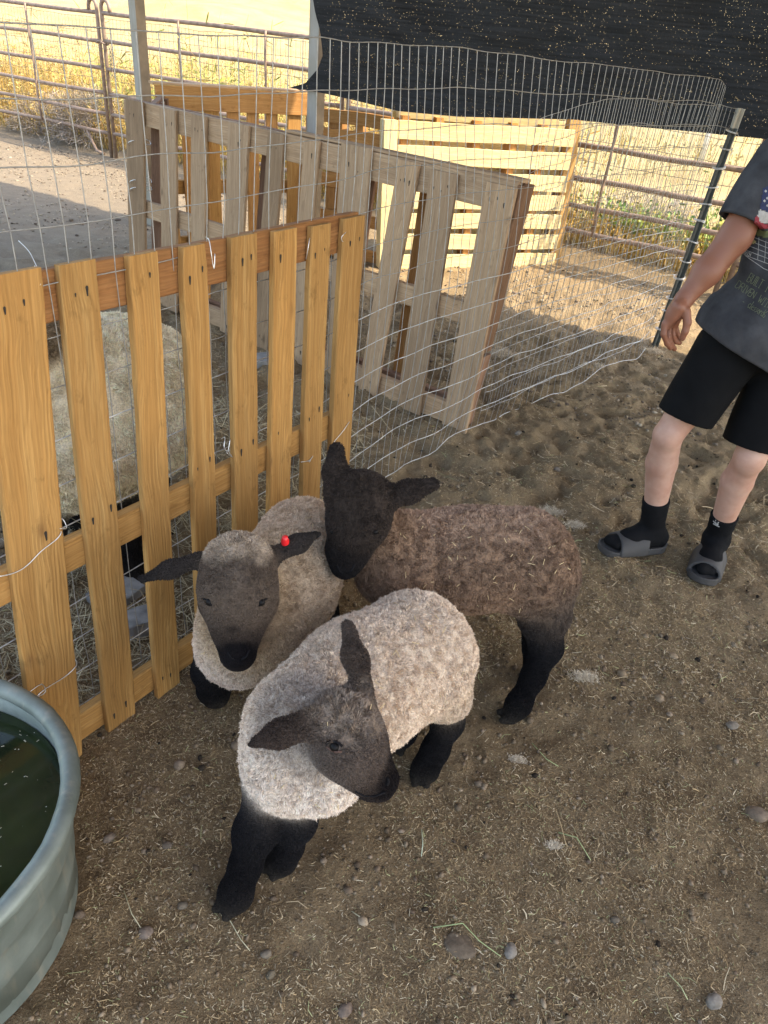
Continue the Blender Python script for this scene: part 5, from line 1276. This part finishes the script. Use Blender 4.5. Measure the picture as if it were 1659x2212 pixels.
for q in [(1262, 1465, .022, 'tuft of shed wool on the dirt right of the dark lamb hind leg', 1), (1118, 1640, .012, 'small white wisp of wool right of the pale lamb hind leg', 2), (1190, 1105, .03, 'cream wool lying on the dirt just behind the dark lamb back', 3), (1240, 1140, .022, 'cream wool caught beside the dark lamb rump', 4),
 (1085, 765, .055, 'large clump of shed wool behind the wire mesh right of the grey pallet', 5), (1015, 745, .03, 'smaller clump of shed wool close to the grey pallet corner', 6), (1290, 790, .025, 'clump of wool caught under the bottom wires of the mesh', 7), (1195, 1830, .010, 'tiny feather-like wisp low right on the dirt', 8), (1410, 760, .035, 'white frayed fibre bunch at the foot of the dark T-post', 9), (790, 2210-1150, .014, 'small wool wisp at the foot of the mesh by the tan pallet', 10)]: tuft(*q)
# long grass blades, each one a thing
def blade(pts, w_, colr, label):
    P = [gp(x, y) for x, y in pts]; P = [np.array([p[0], p[1], ground_z(p[0], p[1])+.005+.003*(i % 2)]) for i, p in enumerate(P)]
    m_ = MB(); m_.tube(P, [w_*(1-.5*i/len(P)) for i in range(len(P))], 5)
    o = m_.build('grass_stem', mat_simple('stem', colr, .6, 0, .3, .15, 90), smooth=True); return tag(o, label, 'grass stem', 'long grass stems dropped on the dirt')
GRN = (.36, .42, .20); PAL = (.55, .50, .33)
for q in [([(935, 2007), (998, 2000), (1035, 2035), (1080, 2072)], .0014, GRN, 'long pale green stem bent near its top, above the egg-shaped stone'), ([(1205, 1800), (1245, 1812), (1275, 1858)], .0015, GRN, 'pale green bent stem in the right half of the dirt'),
 ([(910, 1795), (912, 1830), (910, 1852)], .0013, (.5, .55, .4), 'short upright-lying greenish stem below the pale lamb nose'), ([(1150, 1545+60), (1180, 1642), (1207, 1655)], .0012, GRN, 'thin green stem right of the white wool wisp'), ([(478, 1960+20), (495, 1990), (520, 2035), (540, 2060)], .0011, PAL, 'pale straw stem below the front hoof'),
 ([(268, 1925), (285, 1975), (305, 2005)], .0012, PAL, 'pale yellow stem lying right of the tank side'), ([(1440, 2105), (1470, 2135), (1485, 2160)], .0013, (.45, .47, .25), 'pale stem near the round pale stone'), ([(760, 1965), (790, 1990)], .0012, PAL, 'short pale stem below the pale lamb')]: blade(*q)

# ------------------------------------------------------------------ dry weeds behind the panels, brush, green patch
def weeds(n, s0, s1, c0, c1, hmed, pal, seed, wd=.003, lean_=.18, branch=True, dens=None):
    r = np.random.default_rng(seed); s_ = r.uniform(s0, s1, n); c_ = c0+(c1-c0)*r.random(n)**1.3
    xy = s_[:, None]*DV[:2]+c_[:, None]*NV[:2]
    if dens is not None:
        m = vnoise(np.c_[xy, 0*s_], dens, seed)+r.normal(size=n)*.3 > -.1; xy = xy[m]; n = len(xy)
    P = np.c_[xy, terrain(xy[:, 0], xy[:, 1])-.01]; Hh = np.exp(r.normal(math.log(hmed), .35, n))[:, None]
    D = np.c_[r.normal(size=(n, 2))*lean_, np.ones(n)]; D /= np.linalg.norm(D, axis=1, keepdims=True)
    side = np.c_[r.normal(size=(n, 2)), np.zeros(n)]; side /= np.linalg.norm(side, axis=1, keepdims=True); Wd = (wd*r.uniform(.5, 1.6, n))[:, None]
    bd = np.c_[r.normal(size=(n, 2)), np.zeros(n)]*Hh*.10
    p1 = P+D*Hh*.55+bd*.6; p2 = P+D*Hh+bd*1.8
    V = [np.stack([P-side*Wd, P+side*Wd, p1+side*Wd*.8, p1-side*Wd*.8, p2+side*Wd*.3, p2-side*Wd*.3], 1).reshape(-1, 3)]
    b = (np.arange(n)*6)[:, None]; F = [b+np.array([0, 1, 2, 3]), b+np.array([3, 2, 4, 5])]
    pc = np.array(pal)[r.integers(0, len(pal), n)]*r.uniform(.7, 1.25, (n, 1)); C = [np.repeat(pc, 6, 0)]; off = n*6
    if branch:
        k = 3
        for j in range(k):
            t = r.uniform(.45, 1., (n, 1)); q0 = P+(p2-P)*t; dd = np.c_[r.normal(size=(n, 2)), np.abs(r.normal(size=n))*.7]; dd /= np.linalg.norm(dd, axis=1, keepdims=True); l = Hh*.16
            sd_ = np.cross(dd, side); l = l*.55; q1 = q0+dd*l
            V.append(np.stack([q0-sd_*Wd, q0+sd_*Wd, q0+dd*l*.6+sd_*Wd*2.2, q0+dd*l*.6-sd_*Wd*2.2, q1+sd_*Wd, q1-sd_*Wd], 1).reshape(-1, 3))
            F += [off+b+np.array([0, 1, 2, 3]), off+b+np.array([3, 2, 4, 5])]; C.append(np.repeat(pc*r.uniform(.8, 1.25, (n, 1)), 6, 0)); off += n*6
    return np.concatenate(V), np.concatenate(F), np.concatenate(C)
GOLD = [(.46, .31, .10), (.54, .38, .14), (.40, .24, .07), (.58, .46, .20), (.33, .26, .08)]
V, F, Cc = merge([weeds(26000, sg-4, sg+4.6, 6.55, 9.0, .52, GOLD, 31, .0022, dens=.9), weeds(14000, sg-4, sg+4.6, 6.4, 8.0, .30, GOLD, 32, .0025, dens=None), weeds(3600, sg-.8, sg+1.6, 6.6, 8.2, .62, [(.30, .34, .09), (.40, .42, .13), (.46, .42, .14)], 33, .003, dens=2.)])
tag(link('dry_weeds', V, F, WEED, None, False, col=Cc), 'golden dry weeds standing along the far side of the corral panels', 'dry weeds', kind='stuff')
V, F, Cc = merge([weeds(9000, sg+4.5, sg+10.5, 6.5, 7.3, .16, GOLD+[(.42, .36, .2)], 34, .004), weeds(16000, sg-8, sg+16, 7.5, 24, .17, [(.50, .39, .18), (.58, .47, .24), (.44, .33, .14)], 35, .007, dens=.5)])
tag(link('dry_grass', V, F, WEED, None, False, col=Cc), 'short dry grass on the bank and slope beyond the panels', 'dry grass', kind='stuff')
s_g = s_in(1420, 460)
V, F, Cc = merge([weeds(6500, s_g-.75, s_g+1.5, 6.75, 8.3, .22, [(.13, .25, .07), (.20, .33, .11), (.28, .36, .12), (.38, .36, .10)], 36, .006, .4, dens=2.2)])
tag(link('green_weeds', V, F, WEED, None, False, col=Cc), 'low green leafy weeds beyond the right corral panel', 'green weeds', kind='stuff')
def brush(s_, c_, rad, hh, n, label, seed, colr=(.36, .31, .27), wd=.0022):
    r = np.random.default_rng(seed); c0 = sc(s_, c_); c0[2] = ground_z(c0[0], c0[1])
    d = r.normal(size=(n, 3)); d /= np.linalg.norm(d, axis=1, keepdims=True); d[:, 2] = np.abs(d[:, 2]); q = d*r.random((n, 1))**.45*(1+.25*vnoise(d, 2.5, seed)[:, None])*np.array([rad, rad*.7, hh])
    D = d+r.normal(size=(n, 3))*.7; D /= np.linalg.norm(D, axis=1, keepdims=True)
    V, F = ribbons(c0+q, D, np.exp(r.normal(math.log(.10), .4, n))[:, None], np.full((n, 1), wd), bendk=.8, r=r)
    root_ = empty('dry_bush', tuple(c0), label, 'dry bush', 'grey dead brush by the panels')
    link('twigs', V, F, WEED, root_, False, col=np.repeat(np.array([colr])*r.uniform(.5, 1.3, (n, 1)), 6, 0))
    m_ = MB()
    for k in range(9):
        a = 2*math.pi*k/9; m_.tube([c0, c0+np.array([math.cos(a)*rad*.35, math.sin(a)*rad*.3, hh*.4]), c0+np.array([math.cos(a+.4)*rad*.7, math.sin(a+.4)*rad*.5, hh*.7])], [.008, .005, .002], 5)
    m_.build('stem', mat_simple('twig_grey', (.3, .25, .2), .8), root_, True)
brush(s_in(150, 300), 6.55, .55, .55, 5200, 'grey tumbleweed heaped behind the left gate panel', 1)
brush(s_in(45, 300), 6.6, .45, .34, 2600, 'smaller grey brush left of the tumbleweed at the frame edge', 2)
brush(s_in(1345, 320), 7.6, .6, .42, 2600, 'grey dead brush pile beyond the right corral panel', 3, (.42, .37, .33))
brush(s_in(990, 300), 7.2, .9, .5, 3200, 'grey brush showing through the gaps of the pale pallets', 4, (.34, .27, .23))
p_ = plane_pt(1530, 292, NV, 12.); p_[2] = 0; gz = ground_z(p_[0], p_[1]); m_ = MB(); m_.tube([[p_[0], p_[1], gz-.1], [p_[0], p_[1], gz+.75]], .035, 8)
tag(m_.build('marker_post', WHITEP, smooth=True), 'thin white post standing out in the dry field', 'marker post')
# mound of dug earth beyond the panel
c0 = sc(s_in(1360, 380), 8.1); c0[2] = ground_z(c0[0], c0[1]); V = IV2*np.array([.75, .5, .30]); V = V*(1+.15*vnoise(IV2, 3, 4)[:, None]); o = link('earth_mound', V+c0, IF2, GROUND, None, True); tag(o, kind='structure')
print('P4 done')
